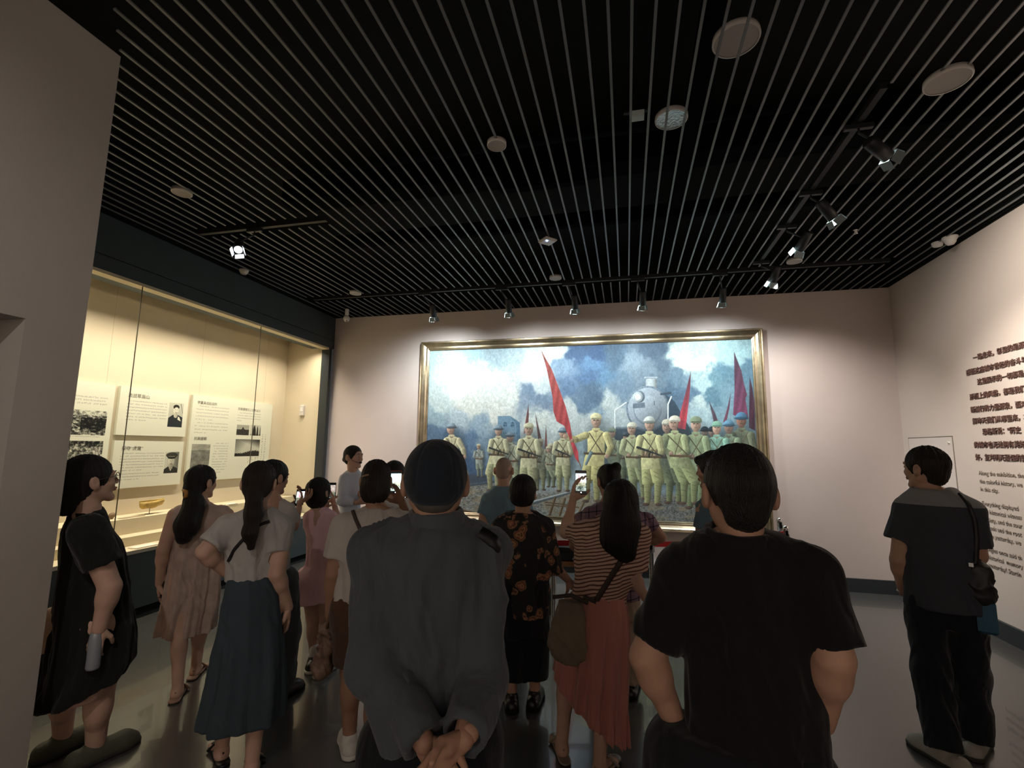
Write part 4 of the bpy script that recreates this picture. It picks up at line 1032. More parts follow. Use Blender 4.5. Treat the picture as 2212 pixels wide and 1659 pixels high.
def vnorm(V, Q):
    n = np.cross(V[Q[:, 2]] - V[Q[:, 0]], V[Q[:, 3]] - V[Q[:, 1]]); N = np.zeros_like(V)
    for k in range(4): np.add.at(N, Q[:, k], n)
    return N / (np.linalg.norm(N, axis=1)[:, None] + 1e-12)
def wrinkle(V, Q, amp, sc, seed=0, stretch=(1, 1, 1)):
    """cloth creases: warped ridged noise pushed along the normal"""
    if amp == 0: return V
    N = vnorm(V, Q); P = V * sc * np.array(stretch)
    w1 = nz(P[:, 0] * .6 + P[:, 2] * .8 + 50, P[:, 1] * .9 - P[:, 2] * .3 + 50, seed, 2)
    r = nz(P[:, 0] + .8 * w1 + 80, P[:, 2] + P[:, 1] * .7 + .9 * w1 + 80, seed + 1, 3)
    r = 1 - 2 * np.abs(r)
    return V + N * ((r - .3) * amp)[:, None]
def to_obj(name, parts, m, parent=None):
    """parts: list of (V, Q) joined into one mesh"""
    Vs = []; Qs = []; n = 0
    for V, Q in parts:
        if len(V): Vs.append(V); Qs.append(Q + n); n += len(V)
    V = np.concatenate(Vs); Q = np.concatenate(Qs)
    me = bpy.data.meshes.new(name)
    me.vertices.add(len(V)); me.vertices.foreach_set('co', V.astype(np.float32).ravel())
    me.loops.add(len(Q) * 4); me.loops.foreach_set('vertex_index', Q.astype(np.int32).ravel())
    me.polygons.add(len(Q)); me.polygons.foreach_set('loop_start', np.arange(len(Q), dtype=np.int32) * 4)
    me.polygons.foreach_set('loop_total', np.full(len(Q), 4, np.int32)); me.polygons.foreach_set('use_smooth', np.ones(len(Q), bool))
    me.update(calc_edges=True); me.validate()
    me.materials.append(m)
    o = bpy.data.objects.new(name, me); COL.objects.link(o)
    if parent: o.parent = parent
    return o

def skin(name, col):
    m = mat(name, col, .55, spec=.35, bump=(130, .08), var=(9, .10))
    return m
SKIN_A = skin('skin_tan', (.46, .27, .19)); SKIN_B = skin('skin_light', (.58, .37, .28)); SKIN_C = skin('skin_brown', (.36, .20, .13))
M_HAIR = mat('black_hair', (.012, .010, .009), .52, spec=.35, bump=(60, .9, (6, 6, .35)))
M_HAIRB = mat('dark_brown_hair', (.022, .014, .010), .55, spec=.35, bump=(60, .9, (6, 6, .35)))
M_EYE = mat('eye_white', (.75, .73, .70), .3); M_IRIS = mat('iris_dark', (.02, .012, .01), .25)
M_LIP = mat('lips', (.42, .16, .13), .5)

class Fig:
    def __init__(s, name_label, u, dist, h=.008, sk=SKIN_A, cat='person', vbase=1000):
        d = ray(u, vbase); d = d[:2] / np.hypot(*d[:2])
        s.G = d * dist; s.dist = dist; s.n = np.array([d[0], d[1], 0]); s.e1 = np.array([d[1], -d[0], 0]); s.h = h; s.sk = sk
        s.rz = math.atan2(s.e1[1], s.e1[0]); s.label = name_label
        s.bparts = []; s.kids = []; s.camL = s.loc(CAM)
        s.ops = []  # body primitives
        s.heads = None
    def loc(s, P):
        P = np.asarray(P, float); q = P - np.array([s.G[0], s.G[1], 0])
        return np.array([q @ s.e1, q @ s.n, q[2]])
    def P(s, u, v, d=0.0):
        q = ray(u, v); t = (s.dist + d) / (q @ s.n); return s.loc(CAM + q * t)
    def rows(s, lst):
        """(v, uL, uR, ratio[, d]) pixel rows -> loft rows"""
        out = []
        for r in lst:
            v, ul, ur, ra = r[:4]; d = r[4] if len(r) > 4 else 0
            a = s.P(ul, v, d); b = s.P(ur, v, d); hw = (b[0] - a[0]) / 2; s.hx = (a[0] + b[0]) / 2
            out.append(((a[2] + b[2]) / 2, (a[0] + b[0]) / 2, d, hw, hw * ra))
        return out
    # ---- head
    def head(s, u, v, size=1.0, az=0, pitch=0, d=0.0, roll=0, face=False, ears=True, hh=.0045):
        c = s.P(u, v, d); a = math.radians(az); b = math.radians(pitch); r_ = math.radians(roll)
        fwd = np.array([math.sin(a) * math.cos(b), math.cos(a) * math.cos(b), math.sin(b)])
        rt = np.array([math.cos(a), -math.sin(a), 0]); up = np.cross(rt, fwd)
        rt2 = rt * math.cos(r_) + up * math.sin(r_); up = -rt * math.sin(r_) + up * math.cos(r_); rt = rt2
        s.hc = c; s.hf = fwd; s.hr = rt; s.hu = up; s.hs = size
        s.R = [rt, fwd, up]
        V = Vol(c - .19 * size, c + .17 * size, hh); S = size
        q = s.hp
        V.ell(q(0, -.014, .028), np.array([.073, .092, .084]) * S, 0, R_=s.R)
        V.ell(q(0, .026, -.028), np.array([.058, .062, .074]) * S, .03 * S, R_=s.R)
        V.ell(q(0, .030, .045), np.array([.060, .050, .045]) * S, .02 * S, R_=s.R)
        for e in (-1, 1):
            V.cap(q(e * .050, .0, -.045), q(e * .018, .062, -.094), .022 * S, .018 * S, .02 * S)
            V.ell(q(e * .036, .062, -.022), np.array([.024, .022, .024]) * S, .02 * S, R_=s.R)
        V.ell(q(0, .068, -.096), np.array([.020, .018, .017]) * S, .018 * S, R_=s.R)
        V.cap(q(-.040, .080, .030), q(.040, .080, .030), .010 * S, None, .018 * S)
        for e in (-1, 1):
            V.ell(q(e * .031, .096, .010), np.array([.016, .014, .011]) * S, .012 * S, 'sub', R_=s.R)
            V.ell(q(e * .031, .077, .008), np.array([.0135, .0125, .0115]) * S, .004 * S, R_=s.R)
        V.cap(q(0, .088, .018), q(0, .106, -.022), .008 * S, .0105 * S, .012 * S)
        for e in (-1, 1): V.ell(q(e * .012, .098, -.027), np.array([.008, .010, .007]) * S, .006 * S, R_=s.R)
        V.cap(q(-.017, .089, -.050), q(.017, .089, -.050), .0065 * S, None, .006 * S)
        V.cap(q(-.014, .089, -.061), q(.014, .089, -.061), .0070 * S, None, .006 * S)
        if ears:
            for e in (-1, 1):
                V.cap(q(e * .074, -.004, -.024), q(e * .074, -.006, .012), .012 * S, .014 * S, .01 * S)
                V.ell(q(e * .085, -.014, -.002), np.array([.012, .021, .034]) * S, .006 * S, R_=s.R)
                V.ell(q(e * .097, -.006, .004), np.array([.008, .012, .019]) * S, .004 * S, 'sub', R_=s.R)
        V.cap(q(0, -.020, -.055), c + np.array([0, 0, -.17]) * S + np.array([0, -.012, 0]), .052 * S, .053 * S, .022 * S)
        V.F = V.F
        s.bparts.append(V.mesh())
        if face:
            lp = MB()
            for e in (-1, 1):
                mb = MB(); ir = MB(); br = MB(); s.kids += [('eyeball', mb, M_EYE), ('iris', ir, M_IRIS), ('eyebrow', br, M_HAIR)]
                M = Matrix([[rt[i], fwd[i], up[i]] for i in range(3)])
                ec = q(e * .031, .0800, .009)
                mb.lathe([(.0001, .0118 * S)] + [(.0118 * S * math.sin(t * math.pi / 8), .0118 * S * math.cos(t * math.pi / 8)) for t in range(1, 8)] + [(.0001, -.0118 * S)], n=12, c=ec)
                # iris disc facing forward
                Rm = M @ Matrix.Rotation(-math.pi / 2, 3, 'X')
                ir.lathe([(.0001, .0125 * S), (.005 * S, .0112 * S), (.0054 * S, .009 * S)], n=12, M=Rm, c=ec)
                br.tube([q(e * .014, .0935, .030), q(e * .030, .0945, .035), q(e * .046, .084, .031)], [.0025 * S, .003 * S, .0012 * S], 8)
            lp.tube([q(-.021, .091, -.055), q(-.008, .0965, -.0535), q(.008, .0965, -.0535), q(.021, .091, -.055)], [.002 * S, .0052 * S, .0052 * S, .002 * S], 8)
            s.kids.append(('lips', lp, M_LIP))
    def hp(s, x, y, z):
        return s.hc + (s.hr * x + s.hf * y + s.hu * z) * s.hs
    # ---- body
    def body(s, rows, arms, legs, shrink=.022, neck=None):
        """rows loft rows; arms: list of dicts; legs: list of (hip, knee, ankle, footdir)"""
        pts = []
        for r in rows: pts += [(r[1] - r[3], r[2] - r[4], r[0]), (r[1] + r[3], r[2] + r[4], r[0])]
        for a in arms: pts += [a['p'][0], a['p'][1], a['p'][2]]
        for l in legs: pts += [l[0], l[1], l[2] + np.array([0, 0, -.07]), l[2] + np.array([.1, .1, 0]), l[2] - np.array([.1, .1, 0])]
        if neck is not None: pts.append(neck)
        pts = np.array(pts); V = Vol(pts.min(0) - .1, pts.max(0) + .1, s.h * 1.05)
        V.loft(rows, 0, grow=-shrink)
        if s.heads is None and hasattr(s, 'hc'):
            nb = neck if neck is not None else s.hc + np.array([0, -.01, -.25 * s.hs])
            V.cap(s.hc + np.array([0, -.012, -.13]) * s.hs, nb, .050 * s.hs, .064 * s.hs, .04)
        for a in arms:
            p = [np.array(q, float) for q in a['p']]; r = a.get('r', 1.0)
            V.cap(p[0], p[1], .050 * r, .040 * r, .03); V.cap(p[1], p[2], .039 * r, .026 * r, .015)
            V.ell(p[1] + (p[2] - p[1]) * .25, np.array([.040, .040, .05]) * r, .02)
        for l in legs:
            hip, kn, an = [np.array(q, float) for q in l[:3]]; r = l[4] if len(l) > 4 else 1.0
            V.cap(hip, kn, .080 * r, .052 * r, .03); V.cap(kn, an, .050 * r, .034 * r, .015)
            V.ell(kn + (an - kn) * .3 + np.array([0, -.012, 0]), np.array([.050, .052, .095]) * r, .02)
        s.bparts.append(V.mesh())
        for a in arms:
            if a.get('hand', True): s.bparts.append(s.hand(a))
        for l in legs:
            if l[3] is not None and (len(l) < 6 or l[5] != 'noshape'): s.bparts.append(s.foot(l))
    def foot(s, l):
        an = np.array(l[2], float); a = math.radians(l[3]); f = np.array([math.sin(a), math.cos(a), 0]); rt = np.array([f[1], -f[0], 0])
        V = Vol(an + np.array([-.24, -.24, -.13]), an + np.array([.24, .24, .06]), .0055); zf = an[2] - .075
        V.cap(an, an - np.array([0, 0, .045]), .034, .036, 0)
        V.ell(an - f * .02 + np.array([0, 0, -.045]), (.032, .036, .030), .02)
        V.cap(an + f * .01 + np.array([0, 0, -.03]), an + f * .125 + np.array([0, 0, -.058]), .032, .020, .02, flat=(0, 0, 1), fs=1.2)
        V.cap(an + f * .10 - rt * .018 + np.array([0, 0, -.060]), an + f * .13 + rt * .018 + np.array([0, 0, -.062]), .018, .018, .015)
        for i, (dx, ln, rr) in enumerate(((-.030, .165, .012), (-.012, .165, .009), (.003, .158, .008), (.017, .148, .008), (.030, .135, .008))):
            V.cap(an + f * .11 + rt * dx + np.array([0, 0, -.062]), an + f * ln + rt * dx + np.array([0, 0, -.066]), rr, rr * .9, .004)
        V.plane((0, 0, -1), -zf)
        return V.mesh()
    def hand(s, a):
        """a: p=[shoulder, elbow, wrist], dir=hand direction, pn=palm normal, curl (deg per joint), side +1/-1 thumb side"""
        w = np.array(a['p'][2], float); d = np.array(a.get('dir', w - np.array(a['p'][1])), float); d /= np.linalg.norm(d)
        pn = np.array(a.get('pn', (0, 1, 0)), float); pn -= d * (pn @ d); pn /= np.linalg.norm(pn)
        sd = np.cross(d, pn) * a.get('side', 1)      # towards the thumb
        S = a.get('hs', 1.0); curl = math.radians(a.get('curl', 22))
        V = Vol(w - .17 * S, w + .17 * S, .0036)
        V.cap(w - d * .018, w + d * .005, .025 * S, .023 * S, 0, flat=pn, fs=1.25)
        for i, o in enumerate((.026, .009, -.009, -.025)):
            V.cap(w + d * .012 * S + sd * o * .55 * S, w + (d * .078 + sd * o) * S, .014 * S, .0105 * S, .012, flat=pn, fs=1.1)
        V.ell(w + (d * .04 + sd * .018 + pn * .008) * S, np.array([.02, .02, .02]) * S, .012)
        L_ = ((.040, .024, .020), (.044, .028, .021), (.041, .026, .020), (.033, .020, .018))
        for i, o in enumerate((.027, .009, -.010, -.027)):
            p = w + (d * (.082 - .004 * abs(i - 1)) + sd * o) * S; ang = curl * (.5 + .12 * i); r = (.0088, .0092, .0088, .0078)[i] * S
            fan = sd * o * .9
            for j, ll in enumerate(L_[i]):
                dd = (d + fan) * math.cos(ang) + pn * math.sin(ang); dd /= np.linalg.norm(dd)
                q = p + dd * ll * S; V.cap(p, q, r, r * .93, .003); p = q; r *= .93; ang += curl
        p = w + (d * .018 + sd * .024 + pn * .006) * S; dd = d * .62 + sd * .62 + pn * .35; dd /= np.linalg.norm(dd)
        V.cap(p, p + dd * .042 * S, .0145 * S, .0115 * S, .01); p = p + dd * .042 * S
        dd = d * .85 + sd * .22 + pn * (.25 + curl); dd /= np.linalg.norm(dd)
        V.cap(p, p + dd * .032 * S, .0110 * S, .0098 * S, .004); p = p + dd * .032 * S
        dd = d * .9 + pn * (.35 + curl); dd /= np.linalg.norm(dd)
        V.cap(p, p + dd * .024 * S, .0098 * S, .0082 * S, .003)
        return V.mesh()
    # ---- garments
    def cloth(s, name, m, rows=None, caps=(), grow=0.0, folds=None, wr=(.006, 9, 1), label=None, hem=True, k=.03, cuts=(), h=None, p=2.25, stretch=(1, 1, .45), subs=(), relax=1):
        """caps: list of (a, b, ra, rb, endflag) sleeves/legs; wr=(amp, scale, seed)"""
        pts = []
        for r in rows or []: pts += [(r[1] - r[3], r[2] - r[4], r[0]), (r[1] + r[3], r[2] + r[4], r[0])]
        for c in caps: pts += [np.array(c[0]) - max(c[2], c[3]), np.array(c[0]) + max(c[2], c[3]), np.array(c[1]) - max(c[2], c[3]), np.array(c[1]) + max(c[2], c[3])]
        pts = np.array(pts, float); hh = h or s.h
        V = Vol(pts.min(0) - .04 - abs(grow), pts.max(0) + .04 + abs(grow), hh)
        if rows: V.loft(rows, 0, grow=grow, folds=folds, p=p)
        for c in caps:
            V.cap(c[0], c[1], c[2], c[3], k if len(c) < 6 else c[5], end=(len(c) > 4 and c[4]))
        for c in caps:
            if len(c) > 4 and c[4]:      # hollow the cuff
                a = np.array(c[0], float); b = np.array(c[1], float); u = (b - a) / np.linalg.norm(b - a)
                V.cap(b - u * .035, b + u * .03, c[3] - .017, c[3] - .015, 0, 'sub')
        if rows and hem:
            R = sorted(rows); r0 = R[0]; ti = .016 + (folds[2] * 1.25 if folds else 0) + wr[0] * .5
            V.loft([(r0[0] - .05, r0[1], r0[2], r0[3] - ti, r0[4] - ti), (r0[0] + .05, r0[1], r0[2], r0[3] - ti, r0[4] - ti)], 0, 'sub', p=p, grow=grow, folds=None)
        for c in subs: V.ell(c[0], c[1], c[2] if len(c) > 2 else .01, 'sub')
        for nrm, off in cuts: V.plane(nrm, off)
        Vv, Q = V.mesh(relax)
        Vv = wrinkle(Vv, Q, *wr, stretch=stretch)
        s.kids.append((name, [(Vv, Q)], m, label)); return Vv, Q
    def hairdo(s, kind='short', extra=(), m=None, grow=0.0, hh=.0055, label=None, face_cut=True, top=0.0, strands=.0035, name='hair'):
        S = s.hs; q = s.hp
        pts = [s.hc - .14 * S, s.hc + .15 * S] + [np.array(e[0]) - e[2] for e in extra] + [np.array(e[1]) + e[3] for e in extra] + [np.array(e[0]) + e[2] for e in extra] + [np.array(e[1]) - e[3] for e in extra]
        pts = np.array(pts); V = Vol(pts.min(0) - .01, pts.max(0) + .01, hh); g = grow
        V.ell(q(0, -.016, .034), np.array([.080 + g, .103 + g, .093 + g + top]) * S, 0, R_=s.R)
        if kind in ('short', 'bob', 'long'):
            V.ell(q(0, -.045, -.024), np.array([.068 + g, .058 + g, .058]) * S, .02 * S, R_=s.R)
        if kind == 'fade':
            V.ell(q(0, -.050, -.026), np.array([.054 + g, .054 + g, .064]) * S, .018 * S, R_=s.R)
        if kind in ('bob', 'long'):
            V.ell(q(0, -.030, -.045), np.array([.083 + g, .078 + g, .085]) * S, .03 * S, R_=s.R)
        if face_cut:
            V.ell(q(0, .088, -.035), np.array([.068, .075, .098]) * S, .012 * S, 'sub', R_=s.R)
            V.ell(q(0, .060, -.11), np.array([.11, .085, .085]) * S, .012 * S, 'sub', R_=s.R)
        if kind == 'fade':
            for e in (-1, 1): V.ell(q(e * .088, -.034, -.060), np.array([.040, .052, .046]) * S, .012 * S, 'sub', R_=s.R)
        if kind in ('short', 'fade'):
            for e in (-1, 1): V.ell(q(e * .090, -.006, -.012), np.array([.026, .030, .040]) * S, .006 * S, 'sub', R_=s.R)
        for e in extra: V.cap(e[0], e[1], e[2], e[3], e[4] if len(e) > 4 else .03, flat=(e[5] if len(e) > 5 else None), fs=(e[6] if len(e) > 6 else 1))
        Vv, Q = V.mesh()
        # strands: fine grooves running down and back
        N = vnorm(Vv, Q); r = Vv - s.hc; x = r @ s.hr; y = r @ s.hf; z = r @ s.hu
        th = np.arctan2(y + .01, x)
        gr = .6 * nz(th * 7 + 40, z * 7 + 40, 3, 2) + .6 * nz(th * 24 + 40, z * 9 + 20, 4, 2)
        Vv = Vv + N * (gr * strands * .7)[:, None]
        s.kids.append((name, [(Vv, Q)], m or M_HAIR, label)); return Vv, Q
    def shoes(s, legs, m, sole=None, kind='shoe', ln=.27, wd=.048, hgt=.075, name='shoe'):
        for l in legs:
            an = np.array(l[2], float); a = math.radians(l[3]); f = np.array([math.sin(a), math.cos(a), 0]); rt = np.array([f[1], -f[0], 0]); z = an[2] - .075
            heel = an - f * (ln * .26); toe = an + f * (ln * .60)
            base = np.array([0, 0, 1.0])
            V = Vol(np.minimum(heel, toe) - .10 - base * .02, np.maximum(heel, toe) + .10, .0055)
            hz = lambda p, zz: np.array([p[0], p[1], z + zz])
            if kind == 'sandal':
                for zz in (0.012,):
                    V.cap(hz(heel, .010), hz((heel + toe) / 2, .010), .036, .036, 0, flat=(0, 0, 1), fs=3.2); V.cap(hz((heel + toe) / 2, .010), hz(toe, .010), .038, .036, 0, flat=(0, 0, 1), fs=3.2)
                V.cap(hz(an + f * .11 - rt * .046, .012), hz(an + f * .08, .060), .009, .009, .004); V.cap(hz(an + f * .11 + rt * .046, .012), hz(an + f * .08, .060), .009, .009, .004)
                V.cap(hz(an - f * .045, .050), hz(an + f * .01 - rt * .035, .052), .006, .006, .004); V.cap(hz(an - f * .045, .050), hz(an + f * .01 + rt * .035, .052), .006, .006, .004)
                s.kids.append((name, [V.mesh()], m, None)); continue
            V.cap(hz(heel, .035), hz(toe - f * .05, .030), wd * .92, wd, 0); V.cap(hz(toe - f * .05, .028), hz(toe - f * .01, .022), wd * .98, wd * .72, .02)
            V.cap(hz(an - f * .01, .04), hz(an - f * .005, hgt + .02), .043, .040, .02, end=True)
            V.cap(hz(an + f * .03, .055), hz(an + f * .09, .045), .036, .030, .02)
            V.cap(hz(an - f * .004, hgt), hz(an - f * .004, hgt + .05), .031, .031, 0, 'sub')
            V.plane((0, 0, -1), -z - .004)
            s.kids.append((name, [V.mesh()], m, None))
            if sole:
                V = Vol(np.minimum(heel, toe) - .10 - base * .02, np.maximum(heel, toe) + .10, .0055)
                V.cap(hz(heel, .012), hz(toe - f * .05, .012), wd * .97, wd * 1.05, 0); V.cap(hz(toe - f * .05, .012), hz(toe - f * .01, .012), wd * 1.05, wd * .80, .02)
                V.plane((0, 0, -1), -z); V.plane((0, 0, 1), z + .026)
                s.kids.append(('sole', [V.mesh(0)], sole, None))
    def strap(s, name, pix, surf, wd, m, th=.004, label=None, off=.003):
        """ribbon lying on a garment surface, following picture points"""
        V, Q = surf; bvh = BVHTree.FromPolygons([tuple(v) for v in V], [tuple(q) for q in Q])
        o = Vector(s.camL); pts = []
        px = []
        for i in range(len(pix) - 1):
            for t in np.linspace(0, 1, 9)[:-1]: px.append((pix[i][0] * (1 - t) + pix[i + 1][0] * t, pix[i][1] * (1 - t) + pix[i + 1][1] * t))
        px.append(pix[-1])
        for u, v in px:
            dv = Vector(s.P(u, v, 0)) - o; dv.normalize(); h = bvh.ray_cast(o, dv)
            if h[0] is not None: pts.append((h[0], h[1]))
        if len(pts) < 3: return None
        P_ = [p for p, _ in pts]; N_ = [n for _, n in pts]
        for _ in range(3):
            P_ = [P_[0]] + [(P_[i - 1] + P_[i] * 2 + P_[i + 1]) / 4 for i in range(1, len(P_) - 1)] + [P_[-1]]
            N_ = [N_[0]] + [(N_[i - 1] + N_[i] * 2 + N_[i + 1]).normalized() for i in range(1, len(N_) - 1)] + [N_[-1]]
        vs = []; fs = []
        for i, p in enumerate(P_):
            t = (P_[min(i + 1, len(P_) - 1)] - P_[max(i - 1, 0)]).normalized(); n = N_[i]; sd = t.cross(n).normalized() * wd / 2
            b = p + n * off; vs += [b - sd - n * .006, b - sd + n * th, b + sd + n * th, b + sd - n * .006]
        for i in range(len(P_) - 1):
            for k in range(4): fs.append((i * 4 + k, i * 4 + (k + 1) % 4, i * 4 + 4 + (k + 1) % 4, i * 4 + 4 + k))
        mb = MB().add(vs, fs, True); s.kids.append((name, mb, m, label)); return P_
    def finish(s):
        o = to_obj('person', s.bparts, s.sk); tag(o, s.label, 'person')
        o.location = (s.G[0], s.G[1], 0); o.rotation_euler = (0, 0, s.rz)
        for kk in s.kids:
            if isinstance(kk[1], MB): c = kk[1].build(kk[0], kk[2], o)
            else: c = to_obj(kk[0], kk[1], kk[2], o)
            if len(kk) > 3 and kk[3]: c['label'] = kk[3]
        s.obj = o; return o
    def prop(s, name, p, rz=0):
        """top-level empty placed at a local point of this figure"""
        w = np.array([s.G[0], s.G[1], 0]) + s.e1 * p[0] + s.n * p[1] + np.array([0, 0, p[2]])
        return empty(name, tuple(w), s.rz + rz)
# ================================================================== the visitors
def fl(f, u, v, z=.075): return f.loc(onz(u, v, z))
def lg(f, hip, ank, dir_, kb=.03, r=1.0, kn=None):
    """leg from hip (local) to ankle (local) with the knee bent slightly forward"""
    hip = np.array(hip, float) + np.array([f.hx, 0, 0]); ank = np.array(ank, float); a = math.radians(dir_)
    if abs(ank[0]) < .2 and ank[2] == .075 and ank[1] in (0, 0.0, .05, -.05): ank = ank + np.array([f.hx, 0, 0])
    k = (hip * .48 + ank * .52) + np.array([math.sin(a), math.cos(a), 0]) * kb if kn is None else np.array(kn, float)
    return (hip, k, ank, dir_, r)
def leg_caps(legs, r0, r1, r2, zend, inset=.0):
    """trouser leg capsules following the legs down to height zend"""
    out = []
    for l in legs:
        hip, kn, an = l[:3]; t = (kn[2] - zend) / max(kn[2] - an[2], 1e-3)
        if zend < kn[2]:
            e = kn + (an - kn) * min(t, 1.0)
            out += [(hip, kn, r0, r1, False), (kn, e, r1, r2, True)]
        else:
            t = (hip[2] - zend) / (hip[2] - kn[2]); out += [(hip, hip + (kn - hip) * t, r0, r2, True)]
    return out
def phone(fig, p, tilt=0, rz=0, label='', col=(.02, .02, .022), scr=(.75, .82, .85), case_red=False, st=1.6, sz=1.0, bars=True):
    e = fig.prop('smartphone', p, rz); tag(e, label, 'phone')
    e.rotation_euler = (tilt, 0, fig.rz + rz)
    MB().box(-.037 * sz, .037 * sz, -.0045, .0045, -.077 * sz, .077 * sz, b=.003).build('body', mat('phone_orange' if case_red else 'phone_black', (.55, .12, .04) if case_red else col, .4), e)
    cvs = Canvas(*np.meshgrid(np.arange(60) + .5, np.arange(128) + .5), (.02, .02, .02), px=1)
    sl = cvs.box(0, 14, 60, 112, 0); X = cvs.X[sl]; Y = cvs.Y[sl]
    n = nz(X / 9, Y / 9, 5)[..., None]
    cvs.put(sl, np.ones(X.shape), np.where((Y < 66)[..., None], np.array(scr) + .12 * n, np.array([.36, .40, .38]) + .3 * n))
    for q in range(5): cvs.cap((8 + q * 11, 62), (8 + q * 11, 84), 2.6, 2.2, (.62, .60, .46), .2)
    cvs.cap((16, 20), (24, 60), 1, 3, (.8, .25, .3), 0) if not case_red else None
    if bars: cvs.cap((30, 120), (30, 120), 4, 4, (.9, .9, .9), 0)
    m = print_mat('screen_print', cvs.image('screen'), .2)
    nt = m.node_tree; t = [q for q in nt.nodes if q.type == 'TEX_IMAGE'][0]; b = nt.nodes['Principled BSDF']
    nt.links.new(t.outputs['Color'], b.inputs['Emission Color']); b.inputs['Emission Strength'].default_value = st
    o = print_plane('screen', (-.034 * sz, -.0048, -.073 * sz), (.068 * sz, 0, 0), (0, 0, .146 * sz), .0006, m); o.parent = e
    return e

def cloth_m(name, col, rough=.9, sheen=.15, bumps=.18, sc=300):
    if name in MATS: return MATS[name]
    m = mat(name, col, rough, spec=.2, bump=(sc, bumps), var=(7, .06), sheen=sheen); nt = m.node_tree
    b1 = [n for n in nt.nodes if n.type == 'BUMP'][0]; tc = [n for n in nt.nodes if n.type == 'TEX_COORD'][0]
    mp = nt.nodes.new('ShaderNodeMapping'); mp.inputs['Scale'].default_value = (1, 1, .4); nt.links.new(tc.outputs['Object'], mp.inputs['Vector'])
    n = nt.nodes.new('ShaderNodeTexNoise'); n.inputs['Scale'].default_value = 9; n.inputs['Detail'].default_value = 2; n.inputs['Distortion'].default_value = 1.2; nt.links.new(mp.outputs[0], n.inputs['Vector'])
    b2 = nt.nodes.new('ShaderNodeBump'); b2.inputs['Strength'].default_value = .55; b2.inputs['Distance'].default_value = .03
    nt.links.new(n.outputs['Fac'], b2.inputs['Height']); nt.links.new(b2.outputs[0], b1.inputs['Normal'])
    return m

# ---------------- man in the cap and grey jacket (nearest, centre)
f = Fig('older man in dark cap and grey jacket, hands clasped behind his back', 935, 1.45, h=.0062, sk=SKIN_A)
f.head(941, 1046, 1.03, az=2, pitch=-3, hh=.0042)
neck = f.P(943, 1140, 0)
R_ = f.rows([(1136, 872, 1016, .80), (1154, 838, 1048, .72), (1185, 800, 1072, .60), (1240, 796, 1066, .58), (1320, 800, 1056, .60), (1400, 812, 1046, .64), (1480, 822, 1040, .66), (1560, 822, 1044, .64), (1640, 830, 1040, .6)])
aL = dict(p=[f.P(812, 1195), f.P(808, 1435, -.05), f.P(918, 1606, -.19)], dir=f.P(962, 1676, -.20) - f.P(918, 1606, -.19), pn=(0, -1, .15), curl=34, side=-1, hs=.95)
aR = dict(p=[f.P(1054, 1200), f.P(1040, 1465, -.05), f.P(1002, 1596, -.225)], dir=f.P(955, 1640, -.24) - f.P(1002, 1596, -.225), pn=(0, -1, -.2), curl=38, side=1, hs=.95)
hipz = .88
L1 = [lg(f, (-.09, .02, hipz), (-.12, 0, .075), 0), lg(f, (.09, .02, hipz), (.13, .0, .075), 5)]
f.body(R_, [aL, aR], L1, shrink=.035, neck=neck)
MJ = cloth_m('grey_jacket', (.078, .092, .110), .85)
jk = f.cloth('jacket', MJ, R_, [(aL['p'][0], aL['p'][1], .060, .062, False, .014), (aL['p'][1], aL['p'][1] + (aL['p'][2] - aL['p'][1]) * .95, .064, .054, True, .03),
     (aR['p'][0], aR['p'][1], .058, .061, False, .014), (aR['p'][1], aR['p'][1] + (aR['p'][2] - aR['p'][1]) * .95, .064, .056, True, .03),
     (f.P(885, 1140), f.P(815, 1185), .040, .062, False, .05), (f.P(1003, 1140), f.P(1052, 1188), .040, .060, False, .05)],
     folds=(7, .002, .013, 1.0), wr=(.012, 7, 11), stretch=(1, 1, .38))
f.cloth('collar', MJ, None, [(f.P(943, 1150, .0), f.P(942, 1100, -.005), .088, .078, True)], wr=(.002, 10, 2))
f.strap('shoulder_strap', [(1036, 1150), (1050, 1158), (1064, 1168), (1078, 1184)], jk, .035, M_TRACK)
# loose jacket tail on the left
f.cloth('jacket_tail', MJ, None, [(f.P(850, 1500, -.09), f.P(868, 1612, -.10), .070, .052, True)], wr=(.008, 8, 12))
# cap: six panels, band and seams
q = f.hp
V = Vol(f.hc - .16, f.hc + .17, .0045)
V.ell(q(0, -.018, .028), (.091, .108, .101), 0, R_=f.R)
V.ell(q(0, -.055, -.012), (.080, .062, .050), .02, R_=f.R)
V.ell(q(0, .10, -.06), (.12, .085, .085), .008, 'sub', R_=f.R)
V.ell(q(0, -.03, -.125), (.13, .14, .078), .004, 'sub', R_=f.R)
Vv, Qq = V.mesh(); N_ = vnorm(Vv, Qq); r_ = Vv - f.hc
th = np.arctan2(r_ @ f.hf + .018, r_ @ f.hr); zz = (r_ @ f.hu)
Vv = Vv - N_ * (.0035 * np.exp(-((np.mod(th + .52, math.pi / 3) - math.pi / 6) / .05) ** 2) * (zz > -.01))[:, None] + N_ * (.002 * np.sin(zz * 60) * (zz < .02))[:, None]
MC = cloth_m('navy_cap', (.018, .026, .038), .9)
f.kids.append(('cap', [(Vv, Qq)], MC, 'dark navy cap with stitched panels'))
V = Vol(q(0, .16, .03) - .12, q(0, .16, .03) + .12, .005); V.ell(q(0, .11, .035), (.070, .085, .008), 0, R_=f.R); V.mesh()
f.kids.append(('cap_brim', [V.mesh()], MC, None))
hb = f.hairdo('short', grow=-.006, hh=.0055, m=mat('grey_stubble', (.09, .08, .075), .8), strands=.001)
